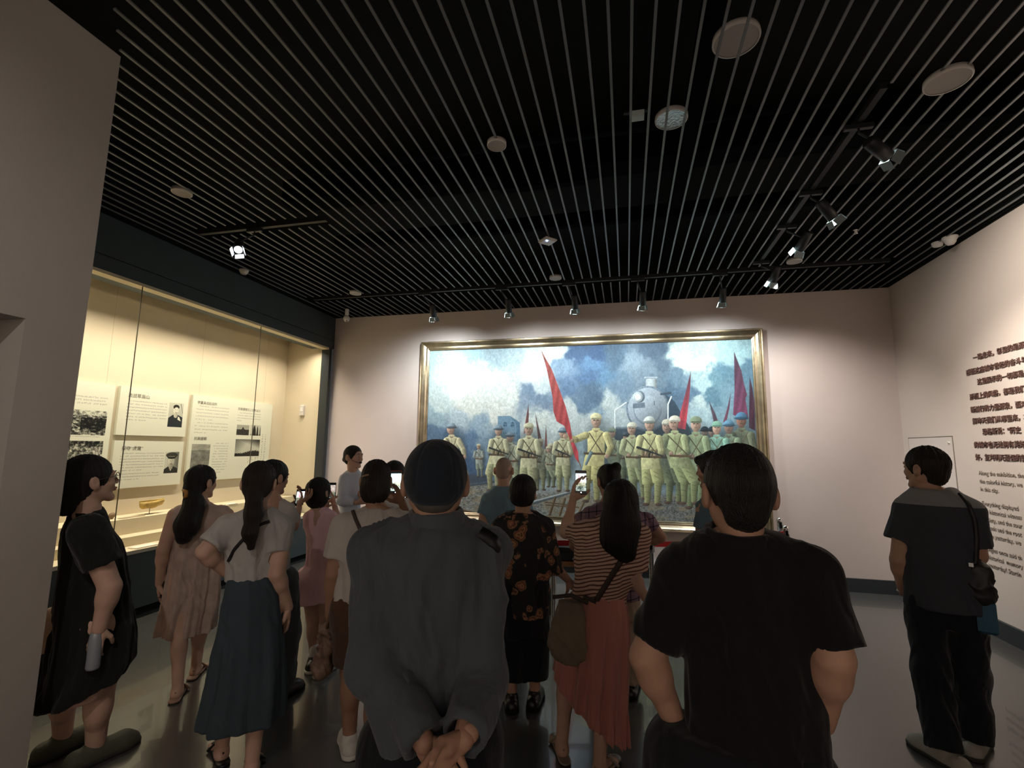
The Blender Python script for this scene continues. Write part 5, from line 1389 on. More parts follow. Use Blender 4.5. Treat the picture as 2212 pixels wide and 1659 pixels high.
V = f.cloth('trousers', cloth_m('black_trousers', (.010, .012, .016)), f.rows([(1560, 828, 1040, .6), (1700, 805, 1060, .62)]), leg_caps(L1, .115, .095, .085, .03), wr=(.008, 7, 5), hem=False)
f.shoes(L1, mat('black_leather', (.012, .012, .012), .35), M_BLACK)
f.finish()

# ---------------- man in the black polo shirt (nearest, right)
f = Fig('man with short black hair in black polo shirt, hands in his trouser pockets', 1600, 1.40, h=.0062, sk=SKIN_A)
f.head(1594, 1070, .98, az=-16, pitch=-2, hh=.0042)
R_ = f.rows([(1160, 1522, 1660, .85), (1185, 1492, 1705, .70), (1215, 1462, 1742, .58), (1270, 1462, 1764, .54), (1350, 1475, 1775, .56), (1450, 1485, 1778, .60), (1550, 1488, 1778, .64), (1640, 1486, 1780, .66), (1690, 1486, 1780, .66)])
aL = dict(p=[f.P(1472, 1245), f.P(1398, 1420, -.05), f.P(1462, 1568, .02)], dir=(f.P(1476, 1640, .03) - f.P(1462, 1568, .02)), pn=(1, 0, 0), curl=12, side=1, r=1.08)
aR = dict(p=[f.P(1752, 1250), f.P(1800, 1420, -.05), f.P(1776, 1560, .03)], dir=(f.P(1758, 1640, .05) - f.P(1776, 1560, .03)), pn=(-1, 0, 0), curl=12, side=-1, r=1.05)
L1 = [lg(f, (-.09, .0, .90), (-.13, 0, .075), -8), lg(f, (.09, .0, .90), (.13, .0, .075), 8)]
f.body(R_, [aL, aR], L1, shrink=.03, neck=f.P(1592, 1180))
MP = cloth_m('black_polo', (.008, .008, .009), .88)
f.cloth('polo_shirt', MP, R_, [(aL['p'][0], f.P(1412, 1385, -.035), .058, .064, True, .03), (aR['p'][0], f.P(1806, 1402, -.035), .056, .062, True, .03),
      (f.P(1545, 1185), f.P(1470, 1228), .045, .058, False, .05), (f.P(1640, 1185), f.P(1748, 1232), .045, .056, False, .05)], folds=(5, .001, .008, 2.0), wr=(.007, 6, 21), stretch=(1, 1, .4))
f.cloth('collar', MP, None, [(f.P(1592, 1198, .005), f.P(1592, 1140, -.004), .094, .078, True)], wr=(.001, 10, 2))
f.hairdo('fade', hh=.0045, label='short black hair faded at the nape', strands=.003, top=.004, grow=.005)
f.cloth('trousers', cloth_m('black_trousers', (.010, .012, .016)), f.rows([(1590, 1440, 1775, .6), (1640, 1408, 1782, .62), (1760, 1400, 1790, .62)]), leg_caps(L1, .12, .10, .09, .03) + [(f.P(1440, 1600, .0), f.P(1445, 1720, .0), .055, .07, False)], wr=(.008, 7, 5), hem=False)
f.shoes(L1, mat('black_leather', (.012, .012, .012), .35), M_BLACK)
f.finish()

# ---------------- person mostly hidden behind the polo man, dark cap, facing left
f = Fig('person with thick dark hair and blue shirt half hidden behind the polo man', 1552, 3.4, h=.009, sk=SKIN_A)
f.head(1541, 1018, 1.0, az=-68, pitch=0, face=True, hh=.006)
R_ = f.rows([(1068, 1525, 1575, .9), (1085, 1512, 1610, .6), (1150, 1512, 1612, .6), (1250, 1512, 1608, .65), (1320, 1512, 1608, .65)])
aL = dict(p=[f.P(1520, 1098), f.P(1516, 1185, .0), f.P(1522, 1262, .1)], pn=(1, 0, 0)); aR = dict(p=[f.P(1603, 1098), f.P(1610, 1190, 0), f.P(1600, 1270, .1)], pn=(-1, 0, 0), side=-1)
L1 = [lg(f, (-.09, .0, .86), (-.11, 0, .075), -40), lg(f, (.08, .0, .86), (.10, .0, .075), -20)]
f.body(R_, [aL, aR], L1)
f.cloth('shirt', cloth_m('steel_blue_shirt', (.10, .17, .22)), R_, [(aL['p'][0], (aL['p'][0] + aL['p'][1]) / 2, .055, .06, True), (aR['p'][0], (aR['p'][0] + aR['p'][1]) / 2, .055, .06, True)])
f.cloth('trousers', cloth_m('black_trousers', (.010, .012, .016)), None, leg_caps(L1, .12, .10, .09, .03))
f.hairdo('short', [(f.hp(-.03, .085, .07), f.hp(.04, .080, .07), .026, .026, .03)], hh=.006, grow=.010)
f.shoes(L1, mat('black_leather', (.012, .012, .012), .35), M_BLACK)
f.finish()

# ---------------- woman in striped top and coral skirt photographing
f = Fig('long haired woman in striped top and pink pleated skirt raising a phone', 1300, 2.98, h=.0075, sk=SKIN_B)
f.head(1338, 1082, .98, az=-12, pitch=4, hh=.005)
R_ = f.rows([(1118, 1296, 1362, .8), (1135, 1252, 1390, .62), (1165, 1240, 1394, .60), (1210, 1240, 1388, .62), (1250, 1242, 1372, .64), (1285, 1238, 1352, .66), (1310, 1232, 1350, .68)])
RS = f.rows([(1283, 1238, 1350, .70), (1310, 1228, 1354, .78), (1340, 1216, 1358, .82), (1400, 1205, 1356, .86), (1480, 1197, 1354, .90), (1560, 1194, 1354, .92), (1640, 1196, 1354, .9)])
aL = dict(p=[f.P(1256, 1150), f.P(1222, 1150, .16), f.P(1238, 1078, .24)], dir=np.array([.035, .01, .10]), pn=(.5, -.8, .0), curl=18, side=1)
aR = dict(p=[f.P(1384, 1158), f.P(1368, 1244, -.02), f.P(1398, 1298, .10)], dir=f.P(1412, 1325, .14) - f.P(1398, 1298, .10), pn=(-.6, .8, 0), curl=20, side=-1)
aL['r'] = .95; aR['r'] = .95
L1 = [lg(f, (-.08, .0, .78), fl(f, 1214, 1600), -18, .03), lg(f, (.07, .0, .78), fl(f, 1296, 1640), 30, .03)]
f.body(R_, [aL, aR], L1, shrink=.02, neck=f.P(1334, 1130))
def stripe_mat():
    m = bpy.data.materials.new('brown_striped_knit'); m.use_nodes = True; nt = m.node_tree; b = nt.nodes['Principled BSDF']
    tc = nt.nodes.new('ShaderNodeTexCoord'); n = nt.nodes.new('ShaderNodeTexNoise'); n.inputs['Scale'].default_value = 5
    mx = nt.nodes.new('ShaderNodeVectorMath'); mx.operation = 'MULTIPLY_ADD'; nt.links.new(n.outputs['Color'], mx.inputs[0]); mx.inputs[1].default_value = (0, 0, .05)
    nt.links.new(tc.outputs['Object'], n.inputs['Vector']); nt.links.new(tc.outputs['Object'], mx.inputs[2])
    mp = nt.nodes.new('ShaderNodeMapping'); mp.inputs['Rotation'].default_value = (0, .22, 0); nt.links.new(mx.outputs[0], mp.inputs['Vector'])
    wv = nt.nodes.new('ShaderNodeTexWave'); wv.bands_direction = 'Z'; wv.inputs['Scale'].default_value = 15.5; nt.links.new(mp.outputs[0], wv.inputs['Vector'])
    r = nt.nodes.new('ShaderNodeValToRGB'); r.color_ramp.elements[0].position = .22; r.color_ramp.elements[0].color = (.12, .045, .03, 1); r.color_ramp.elements[1].position = .42; r.color_ramp.elements[1].color = (.60, .40, .32, 1)
    nt.links.new(wv.outputs['Fac'], r.inputs['Fac']); nt.links.new(r.outputs['Color'], b.inputs['Base Color']); b.inputs['Roughness'].default_value = .85
    return m
top = f.cloth('striped_top', stripe_mat(), R_, [(aL['p'][0], f.P(1238, 1152, .10), .052, .060, True, .04), (aR['p'][0], f.P(1374, 1228, -.01), .050, .062, True, .04),
      (f.P(1310, 1128), f.P(1258, 1146), .035, .050, False, .04), (f.P(1352, 1128), f.P(1382, 1152), .035, .048, False, .04)], wr=(.006, 8, 31), folds=(4, .001, .006, 2))
MSK = cloth_m('coral_pleated_skirt', (.52, .22, .18), .8, .3)
f.cloth('pleated_skirt', MSK, RS, folds=(13, .005, .028, 1.2), wr=(.003, 8, 3), cuts=[((-.8, 0, -1), -.18)], p=2.1)
f.hairdo('long', [(f.hp(0, -.04, .02), f.P(1340, 1130, -.10), .098, .108, .03, (0, 1, 0), 1.3), (f.P(1340, 1130, -.10), f.P(1338, 1162, -.115), .108, .104, .03, (0, 1, 0), 1.7), (f.P(1338, 1162, -.115), f.P(1350, 1192, -.12), .100, .062, .03, (0, 1, 0), 1.8)], grow=.006, hh=.006, label='long straight black hair reaching mid back', strands=.005)
f.shoes(L1, mat('silver_sandal', (.30, .26, .22), .35, metal=.5), kind='sandal', name='sandal')
MBAG = mat('olive_canvas_bag', (.20, .155, .11), .8, bump=(60, .3), var=(6, .12))
f.strap('bag_strap', [(1380, 1150), (1352, 1195), (1320, 1245), (1292, 1290), (1284, 1303)], top, .030, mat('dark_strap', (.05, .035, .028), .7))
f.finish()
bg = f.prop('shoulder_bag', f.P(1225, 1365, -.14)); tag(bg, 'slouchy olive brown shoulder bag hanging at the left hip of the striped woman', 'bag')
c0 = f.P(1225, 1365, -.14)
f2 = f; B_ = [tuple(f.P(u, v, -.17) - c0) for u, v in ((1195, 1300), (1262, 1300), (1258, 1415), (1185, 1395))]
BR = [(z_ - c0[2], x_ - c0[0], -.03, a_, .055) for z_, x_, y_, a_, b_ in f.rows([(1296, 1206, 1258, .5, -.17), (1320, 1196, 1264, .5, -.17), (1360, 1182, 1270, .5, -.17), (1395, 1180, 1272, .5, -.17), (1420, 1192, 1268, .5, -.17), (1432, 1212, 1256, .5, -.17)])]
V = Vol(np.array([-.24, -.13, -.27]), np.array([.24, .13, .27]), .0065)
V.loft(BR, 0, p=2.6); V.F += .004
Vv, Qq = V.mesh(2); Vv = wrinkle(Vv, Qq, .007, 9, 4, (1, 1, .6)); to_obj('pouch', [(Vv, Qq)], MBAG, bg)
MB().tube([np.array(B_[0]) + (0.0, -.02, .03), np.array(B_[0]) * .4 + np.array(B_[1]) * .6 + (0, -.035, .045), np.array(B_[1]) + (.02, -.02, .0)], .011, 8).build('drawstring_rim', mat('dark_strap', (.05, .035, .028), .7), bg)
MB().tube([np.array(B_[1]) + (.0, -.01, .03), f.P(1285, 1300, -.13) - c0], .010, 8).build('strap_end', mat('dark_strap', (.05, .035, .028), .7), bg)
phone(f, f.P(1255, 1042, .24), -.08, .05, 'phone raised by the long haired woman, its screen showing the painting', st=1.3)

# ---------------- plaid shirt person behind her leaning on the belt
f = Fig('person in purple plaid shirt leaning an arm on the barrier behind the striped woman', 1322, 3.75, h=.009, sk=SKIN_A)
f.head(1314, 1040, .98, az=-25, pitch=-6, hh=.006)
R_ = f.rows([(1084, 1292, 1346, .85), (1098, 1262, 1380, .60), (1125, 1246, 1404, .56), (1170, 1254, 1396, .58), (1230, 1262, 1388, .62), (1290, 1262, 1386, .64)])
aR = dict(p=[f.P(1398, 1122), f.P(1428, 1160, .06), f.P(1378, 1178, .12)], dir=(-1, .1, -.1), pn=(0, .2, -1), curl=15, side=1, r=.95)
aL = dict(p=[f.P(1250, 1122), f.P(1240, 1178, .1), f.P(1262, 1190, .3)], pn=(0, 0, -1), curl=15, r=.95)
L1 = [lg(f, (-.08, .0, .80), (-.10, 0, .075), 0), lg(f, (.08, .0, .80), (.12, .0, .075), 8)]
f.body(R_, [aL, aR], L1)
def plaid_mat():
    m = bpy.data.materials.new('purple_plaid'); m.use_nodes = True; nt = m.node_tree; b = nt.nodes['Principled BSDF']
    tc = nt.nodes.new('ShaderNodeTexCoord'); col = None; prev = None
    for ax, rot in (('X', 0.0), ('Z', .18)):
        mp = nt.nodes.new('ShaderNodeMapping'); mp.inputs['Rotation'].default_value = (0, rot, 0); nt.links.new(tc.outputs['Object'], mp.inputs['Vector'])
        wv = nt.nodes.new('ShaderNodeTexWave'); wv.bands_direction = ax; wv.inputs['Scale'].default_value = 5.5; nt.links.new(mp.outputs[0], wv.inputs['Vector'])
        r = nt.nodes.new('ShaderNodeValToRGB'); r.color_ramp.elements[0].position = .02; r.color_ramp.elements[0].color = (.12, .10, .16, 1); r.color_ramp.elements[1].position = .08; r.color_ramp.elements[1].color = (.50, .40, .47, 1)
        nt.links.new(wv.outputs['Fac'], r.inputs['Fac'])
        if prev is None: prev = r
        else:
            mx = nt.nodes.new('ShaderNodeMix'); mx.data_type = 'RGBA'; mx.blend_type = 'MULTIPLY'; mx.inputs[0].default_value = 1
            nt.links.new(prev.outputs[0], mx.inputs[6]); nt.links.new(r.outputs[0], mx.inputs[7]); nt.links.new(mx.outputs[2], b.inputs['Base Color'])
    b.inputs['Roughness'].default_value = .85
    return m
f.cloth('plaid_shirt', plaid_mat(), R_, [(aR['p'][0], f.P(1412, 1140, .03), .05, .055, True), (aL['p'][0], f.P(1242, 1165, .07), .05, .055, True)])
f.cloth('trousers', cloth_m('beige_trousers', (.42, .33, .25)), f.rows([(1280, 1268, 1380, .66), (1330, 1264, 1382, .68)]), leg_caps(L1, .10, .088, .08, .05), hem=False, wr=(.008, 8, 3))
f.hairdo('short', [(f.hp(.03, -.07, .09), f.hp(.035, -.075, .10), .042, .04, .012)], hh=.006, grow=.006)
f.shoes(L1, mat('black_leather', (.012, .012, .012), .35), M_BLACK)
f.finish()

# ---------------- short haired woman in the floral blouse
f = Fig('short haired woman in black blouse with gold and red flowers and black trousers', 1130, 3.46, h=.0075, sk=SKIN_A)
f.head(1130, 1068, 1.0, az=8, pitch=0, hh=.005)
R_ = f.rows([(1106, 1096, 1158, .85), (1122, 1072, 1184, .62), (1150, 1068, 1188, .62), (1200, 1074, 1188, .68), (1260, 1080, 1186, .72), (1328, 1080, 1182, .74)])
aR = dict(p=[f.P(1178, 1140), f.P(1196, 1220, .0), f.P(1226, 1252, .12)], pn=(-.5, .5, -.4), curl=25, side=-1)
aL = dict(p=[f.P(1080, 1140), f.P(1070, 1220, .05), f.P(1092, 1262, .16)], pn=(.5, .5, 0), curl=20)
L1 = [lg(f, (-.07, .0, .78), fl(f, 1105, 1500), -5), lg(f, (.07, .0, .78), fl(f, 1155, 1496), 12)]
f.body(R_, [aL, aR], L1)
def floral_mat():
    m = bpy.data.materials.new('black_floral_print'); m.use_nodes = True; nt = m.node_tree; b = nt.nodes['Principled BSDF']
    tc = nt.nodes.new('ShaderNodeTexCoord'); n = nt.nodes.new('ShaderNodeTexNoise'); n.inputs['Scale'].default_value = 22; nt.links.new(tc.outputs['Object'], n.inputs['Vector'])
    mx = nt.nodes.new('ShaderNodeVectorMath'); mx.operation = 'MULTIPLY_ADD'; mx.inputs[1].default_value = (.05, .05, .05); nt.links.new(n.outputs['Color'], mx.inputs[0]); nt.links.new(tc.outputs['Object'], mx.inputs[2])
    v = nt.nodes.new('ShaderNodeTexVoronoi'); v.inputs['Scale'].default_value = 13; nt.links.new(mx.outputs[0], v.inputs['Vector'])
    # petals: rings inside a cell
    r = nt.nodes.new('ShaderNodeValToRGB'); e = r.color_ramp.elements
    e[0].position = 0; e[0].color = (.30, .14, .03, 1); e[1].position = .12; e[1].color = (.05, .02, .01, 1)
    for p_, c_ in ((.16, (.42, .24, .10, 1)), (.26, (.30, .10, .06, 1)), (.32, (.06, .02, .015, 1)), (.37, (.38, .20, .10, 1)), (.46, (.010, .010, .010, 1))):
        q = e.new(p_); q.color = c_
    nt.links.new(v.outputs['Distance'], r.inputs['Fac'])
    n2 = nt.nodes.new('ShaderNodeTexNoise'); n2.inputs['Scale'].default_value = 6; nt.links.new(tc.outputs['Object'], n2.inputs['Vector'])
    r2 = nt.nodes.new('ShaderNodeValToRGB'); r2.color_ramp.elements[0].position = .38; r2.color_ramp.elements[1].position = .43; nt.links.new(n2.outputs['Fac'], r2.inputs['Fac'])
    mm = nt.nodes.new('ShaderNodeMix'); mm.data_type = 'RGBA'; mm.inputs[6].default_value = (.010, .010, .010, 1); nt.links.new(r2.outputs[0], mm.inputs[0]); nt.links.new(r.outputs[0], mm.inputs[7]); nt.links.new(mm.outputs[2], b.inputs['Base Color'])
    b.inputs['Roughness'].default_value = .8
    return m
f.cloth('floral_blouse', floral_mat(), R_, [(aR['p'][0], f.P(1196, 1238, .01), .055, .072, True, .04), (aL['p'][0], f.P(1070, 1236, .05), .055, .070, True, .04), (f.P(1112, 1116), f.P(1084, 1138), .035, .052, False, .04), (f.P(1146, 1116), f.P(1176, 1138), .035, .052, False, .04)], folds=(5, .001, .010, 3), wr=(.007, 8, 41))
f.cloth('trousers', cloth_m('black_trousers', (.010, .012, .016)), f.rows([(1315, 1086, 1178, .74), (1370, 1086, 1180, .74)]), leg_caps(L1, .112, .105, .10, .17), hem=False, wr=(.008, 7, 5))
f.hairdo('short', hh=.0055, grow=.015, strands=.005, label='short thick black hair')
f.shoes(L1, mat('black_leather', (.012, .012, .012), .35), M_BLACK, ln=.25)
f.finish()

# ---------------- bald elderly man in blue
f = Fig('balding grey haired man in blue short sleeved shirt near the painting', 1085, 4.62, h=.010, sk=SKIN_B)
f.head(1089, 1017, 1.05, az=14, pitch=-4, hh=.006)
R_ = f.rows([(1050, 1068, 1110, .9), (1062, 1050, 1130, .6), (1085, 1045, 1138, .6), (1130, 1046, 1136, .68), (1180, 1048, 1134, .7), (1230, 1048, 1134, .7)])
aL = dict(p=[f.P(1052, 1078), f.P(1042, 1128, -.04), f.P(1062, 1150, -.12)], pn=(0, -1, 0), curl=30); aR = dict(p=[f.P(1132, 1078), f.P(1142, 1126, 0), f.P(1130, 1160, .12)], pn=(-1, 0, 0), side=-1)
L1 = [lg(f, (-.09, .0, .82), (-.11, 0, .075), -5), lg(f, (.09, .0, .82), (.12, .0, .075), 5)]
f.body(R_, [aL, aR], L1)
f.cloth('blue_shirt', cloth_m('faded_blue_shirt', (.19, .31, .40)), R_, [(aL['p'][0], f.P(1043, 1112, -.03), .055, .064, True, .04), (aR['p'][0], f.P(1141, 1112, 0), .055, .064, True, .04)], folds=(4, .001, .01, 1))
f.cloth('trousers', cloth_m('grey_trousers', (.08, .09, .10)), None, leg_caps(L1, .12, .10, .09, .03), wr=(.008, 8, 2))
f.hairdo('short', hh=.006, grow=-.009, strands=.001, m=mat('grey_stubble_light', (.36, .27, .22), .8), label='very short grey hair')
f.shoes(L1, mat('black_leather', (.012, .012, .012), .35), M_BLACK)
f.finish()

# ---------------- woman in the light grey t-shirt filming (left of the cap man)
f = Fig('woman with pinned up hair in pale t-shirt and brown shorts filming with a phone', 790, 3.02, h=.0075, sk=SKIN_C)
f.head(813, 1040, 1.0, az=10, pitch=2, hh=.005)
R_ = f.rows([(1096, 788, 856, .85), (1112, 752, 880, .62), (1135, 730, 890, .60), (1180, 726, 880, .64), (1250, 726, 870, .68), (1318, 720, 866, .72)])
aL = dict(p=[f.P(738, 1135), f.P(720, 1240, -.02), f.P(712, 1328, .04)], pn=(1, .2, 0), curl=35, side=1, r=1.05)
aR = dict(p=[f.P(880, 1132), f.P(890, 1150, .22), f.P(868, 1085, .30)], dir=(-.06, .0, .1), pn=(-.5, -.8, 0), curl=18, side=-1, r=.95)
L1 = [lg(f, (-.08, .0, .80), fl(f, 755, 1590), -8, .02, 1.1), lg(f, (.07, .0, .80), fl(f, 800, 1670), 10, .02, 1.1)]
f.body(R_, [aL, aR], L1, neck=f.P(822, 1112))
tee = f.cloth('t_shirt', cloth_m('oatmeal_t_shirt', (.50, .46, .42)), R_, [(aL['p'][0], f.P(724, 1205, -.015), .058, .066, True, .04), (aR['p'][0], f.P(886, 1140, .1), .056, .062, True, .04), (f.P(798, 1112), f.P(748, 1132), .035, .055, False, .04), (f.P(846, 1110), f.P(876, 1128), .035, .052, False, .04)], folds=(5, .001, .010, 3), wr=(.006, 8, 51))
f.cloth('shorts', cloth_m('brown_shorts', (.085, .045, .028)), f.rows([(1300, 728, 862, .7), (1350, 722, 866, .72)]), leg_caps(L1, .125, .11, .105, .50), hem=False, wr=(.007, 8, 3))
f.hairdo('bob', [(f.hp(0, -.10, .0), f.hp(.01, -.11, -.05), .050, .040, .02)], hh=.006, grow=.004, m=M_HAIRB, strands=.006, label='dark hair pinned up with a clip')
mb = MB(); c_ = f.hp(-.045, -.098, .045); mb.tube([c_ + np.array([-.02, 0, -.008]), c_ + np.array([0, -.02, 0]), c_ + np.array([.03, -.022, .006])], [.004, .007, .004], 8); f.kids.append(('hair_clip', mb, mat('tan_clip', (.28, .17, .10), .35), 'small tan hair clip'))
f.strap('bag_strap', [(762, 1104), (770, 1125), (782, 1152), (796, 1185), (806, 1215)], tee, .020, mat('dark_strap', (.05, .035, .028), .7))
f.shoes(L1, mat('white_sneaker', (.62, .60, .55), .6, bump=(80, .2)), mat('white_sole', (.70, .68, .62), .6), name='sneaker', ln=.25)
f.finish()
phone(f, f.P(855, 1042, .30), -.05, .1, 'orange edged phone filming the painting beside the cap man', case_red=True, st=2.2, scr=(.72, .9, .9))
bg = f.prop('patterned_tote_bag', f.P(704, 1400, .03)); tag(bg, 'patterned brown and grey tote bag hanging from the hand of the woman in shorts', 'bag')
c0 = f.P(704, 1400, .03)
V = Vol(np.array([-.12, -.13, -.20]), np.array([.12, .13, .22]), .0065); V.cap((0, 0, .08), (-.015, 0, -.08), .055, .075, 0, flat=(1, 0, 0), fs=1.3); Vv, Qq = V.mesh(); Vv = wrinkle(Vv, Qq, .012, 10, 4)
to_obj('pouch', [(Vv, Qq)], mat('patterned_scarf_cloth', (.20, .125, .09), .8, var=(16, .7)), bg)
MB().tube([(-.0, -.05, .12), (.02, -.02, .24), (.02, .02, .24), (0, .05, .12)], .007, 8).build('handle', M_WOOD, bg)

# ---------------- person in white behind them holding another phone
f = Fig('person in white top holding a small phone between the filming woman and cap man', 862, 4.05, h=.010, sk=SKIN_B)
f.head(852, 1030, .98, az=15, hh=.006)
R_ = f.rows([(1076, 832, 878, .9), (1088, 812, 902, .6), (1120, 808, 908, .6), (1200, 812, 906, .65), (1280, 814, 904, .65)])
aR = dict(p=[f.P(900, 1104), f.P(912, 1140, .08), f.P(888, 1090, .22)], dir=(-.02, .02, .1), pn=(-1, -.3, 0), curl=20, side=-1); aL = dict(p=[f.P(814, 1104), f.P(808, 1160, .05), f.P(830, 1180, .2)], pn=(1, 0, 0))
L1 = [lg(f, (-.08, .0, .80), (-.10, 0, .075), 0), lg(f, (.08, .0, .80), (.10, .0, .075), 8)]
f.body(R_, [aL, aR], L1)
f.cloth('white_shirt', cloth_m('white_shirt', (.72, .70, .68)), R_, [(aR['p'][0], (aR['p'][0] + aR['p'][1]) / 2, .05, .055, True), (aL['p'][0], (aL['p'][0] + aL['p'][1]) / 2, .05, .055, True)])
f.cloth('trousers', cloth_m('grey_trousers', (.08, .09, .10)), None, leg_caps(L1, .11, .095, .085, .03), wr=(.008, 8, 2))
f.hairdo('short', hh=.006, grow=.008); f.shoes(L1, mat('black_leather', (.012, .012, .012), .35), M_BLACK)
f.finish()
phone(f, f.P(876, 1060, .22), 0, .05, 'small bright phone screen seen beside the cap man\'s ear', st=2.0, sz=.8)

# ---------------- the guide
f = Fig('guide in pale blue blouse and headset microphone facing right by the back wall', 757, 5.35, h=.009, sk=SKIN_B)
f.head(764, 988, .98, az=132, pitch=2, face=True, hh=.005)
R_ = f.rows([(1016, 750, 775, .95), (1025, 738, 786, .75), (1045, 730, 786, .8), (1070, 731, 780, .8), (1100, 733, 778, .8), (1130, 730, 780, .85)])
aR = dict(p=[f.P(744, 1034, -.08), f.P(738, 1082, -.10), f.P(772, 1086, -.14)], dir=(1, -.1, .1), pn=(0, .5, .6), curl=20, side=1, r=.85); aL = dict(p=[f.P(772, 1034, .1), f.P(784, 1078, .10), f.P(782, 1074, -.08)], dir=(.3, -1, .2), pn=(0, 0, 1), curl=20, r=.85)
L1 = [lg(f, (-.06, .0, .80), (-.06, .05, .075), 110), lg(f, (.05, -.05, .80), (.06, -.05, .075), 110)]
f.body(R_, [aL, aR], L1)
BL = cloth_m('pale_blue_blouse', (.62, .68, .80))
f.cloth('blouse', BL, R_, [(aR['p'][0], aR['p'][1], .052, .048, False, .03), (aR['p'][1], aR['p'][1] + (aR['p'][2] - aR['p'][1]) * .8, .048, .036, True), (aL['p'][0], aL['p'][1], .05, .046, False, .03), (aL['p'][1], aL['p'][1] + (aL['p'][2] - aL['p'][1]) * .8, .045, .036, True)], wr=(.005, 10, 3))
f.cloth('collar', BL, None, [(f.P(763, 1024, 0), f.P(763, 1012, 0), .066, .054, True)], wr=(.001, 10, 2))
f.cloth('skirt', cloth_m('navy_skirt', (.02, .022, .035)), f.rows([(1105, 734, 778, .85), (1150, 730, 780, .85), (1220, 732, 780, .8)]), wr=(.004, 8, 3))
f.hairdo('short', [(f.hp(0, -.10, .0), f.hp(0, -.115, -.02), .035, .03, .02)], hh=.005, grow=.002, label='black hair tied back in a low bun')
mb = MB(); mb.tube([f.hp(.082, 0, .02), f.hp(.078, .05, -.03), f.hp(.05, .10, -.055), f.hp(.025, .112, -.055)], .0025, 8); mb.tube([f.hp(.03, .11, -.056), f.hp(.012, .118, -.055)], .010, 10); f.kids.append(('headset_microphone', mb, mat('purple_black_foam', (.03, .01, .03), .9), 'dark headset microphone in front of the mouth'))
f.shoes(L1, mat('black_leather', (.012, .012, .012), .35), M_BLACK, ln=.24)
f.finish()

# ---------------- girl in pink
f = Fig('small person in pink romper and black shoes holding a white phone up', 688, 4.32, h=.0085, sk=SKIN_B)
f.head(690, 1065, .95, az=40, pitch=6, hh=.005, face=True)
R_ = f.rows([(1098, 674, 706, .9), (1106, 662, 722, .62), (1130, 660, 726, .64), (1170, 664, 720, .72), (1210, 662, 718, .8), (1250, 658, 714, .84), (1285, 656, 710, .84)])
aR = dict(p=[f.P(716, 1118), f.P(732, 1130, .14), f.P(722, 1090, .20)], dir=(-.02, .0, .1), pn=(-1, -.2, 0), curl=25, side=-1, r=.85, hs=.9); aL = dict(p=[f.P(668, 1118), f.P(672, 1150, .12), f.P(700, 1100, .22)], dir=(.05, .0, .1), pn=(1, -.2, 0), curl=25, r=.85, hs=.9)
L1 = [lg(f, (-.06, .0, .66), fl(f, 678, 1422), 15, .02, .92), lg(f, (.06, .0, .66), fl(f, 700, 1432), 30, .02, .92)]
f.body(R_, [aL, aR], L1)
PK = cloth_m('pink_cotton', (.90, .58, .63))
f.cloth('romper', PK, R_, [(aR['p'][0], f.P(724, 1126, .08), .045, .055, True, .03), (aL['p'][0], f.P(670, 1138, .06), .045, .055, True, .03)] + leg_caps(L1, .10, .09, .095, .47), hem=False, folds=(6, .001, .012, 1), wr=(.006, 9, 61))
f.cloth('collar', PK, None, [(f.P(690, 1106, 0), f.P(690, 1094, 0), .064, .056, True)], wr=(.001, 10, 2))
f.hairdo('bob', hh=.0055, grow=.010, strands=.006, label='black chin length bob')
f.cloth('sock', mat('white_sock', (.65, .62, .60), .9), None, [(L1[0][2] + np.array([0, 0, .07]), L1[0][2], .037, .038, False)], wr=(0, 1, 1)); f.cloth('sock', mat('white_sock', (.65, .62, .60), .9), None, [(L1[1][2] + np.array([0, 0, .07]), L1[1][2], .037, .038, False)], wr=(0, 1, 1))
f.shoes(L1, mat('black_leather', (.012, .012, .012), .35), mat('white_sole', (.70, .68, .62), .6), ln=.24)
f.finish()
phone(f, f.P(716, 1062, .22), 0, -.3, 'white phone held up in front of the face of the person in pink', col=(.6, .58, .56), st=.5, scr=(.8, .75, .72))

# ---------------- woman in white t-shirt and long denim skirt
f = Fig('woman with low ponytail in white t-shirt and long blue denim skirt, hand on hip', 538, 3.16, h=.0072, sk=SKIN_B)
f.head(560, 1046, 1.0, az=14, pitch=-2, hh=.005)
R_ = f.rows([(1100, 532, 592, .85), (1115, 500, 612, .62), (1140, 484, 622, .60), (1180, 486, 612, .62), (1220, 490, 598, .64), (1252, 490, 594, .66)])
RS = f.rows([(1246, 490, 594, .66), (1290, 482, 602, .74), (1350, 470, 608, .80), (1430, 452, 614, .84), (1500, 438, 616, .86), (1552, 428, 614, .86)])
aL = dict(p=[f.P(488, 1140), f.P(442, 1192, -.06), f.P(488, 1236, .03)], dir=f.P(500, 1262, .08) - f.P(488, 1236, .03), pn=(.7, .6, .1), curl=15, side=1, r=1.05)
aR = dict(p=[f.P(612, 1142), f.P(598, 1240, -.04), f.P(622, 1312, .02)], dir=f.P(624, 1350, .05) - f.P(622, 1312, .02), pn=(-1, .1, 0), curl=28, side=-1, r=1.1)
L1 = [lg(f, (-.07, .0, .78), fl(f, 480, 1608), -12, .02, 1.05), lg(f, (.07, .0, .78), fl(f, 545, 1640), 10, .02, 1.05)]
f.body(R_, [aL, aR], L1, neck=f.P(560, 1112))
tee = f.cloth('t_shirt', cloth_m('white_cotton_tee', (.46, .44, .42)), R_, [(aL['p'][0], f.P(452, 1178, -.045), .056, .068, True, .04), (aR['p'][0], f.P(600, 1190, -.02), .056, .066, True, .04), (f.P(545, 1114), f.P(495, 1136), .035, .055, False, .04), (f.P(578, 1114), f.P(606, 1138), .035, .055, False, .04)], folds=(5, .001, .008, 3), wr=(.006, 8, 71))
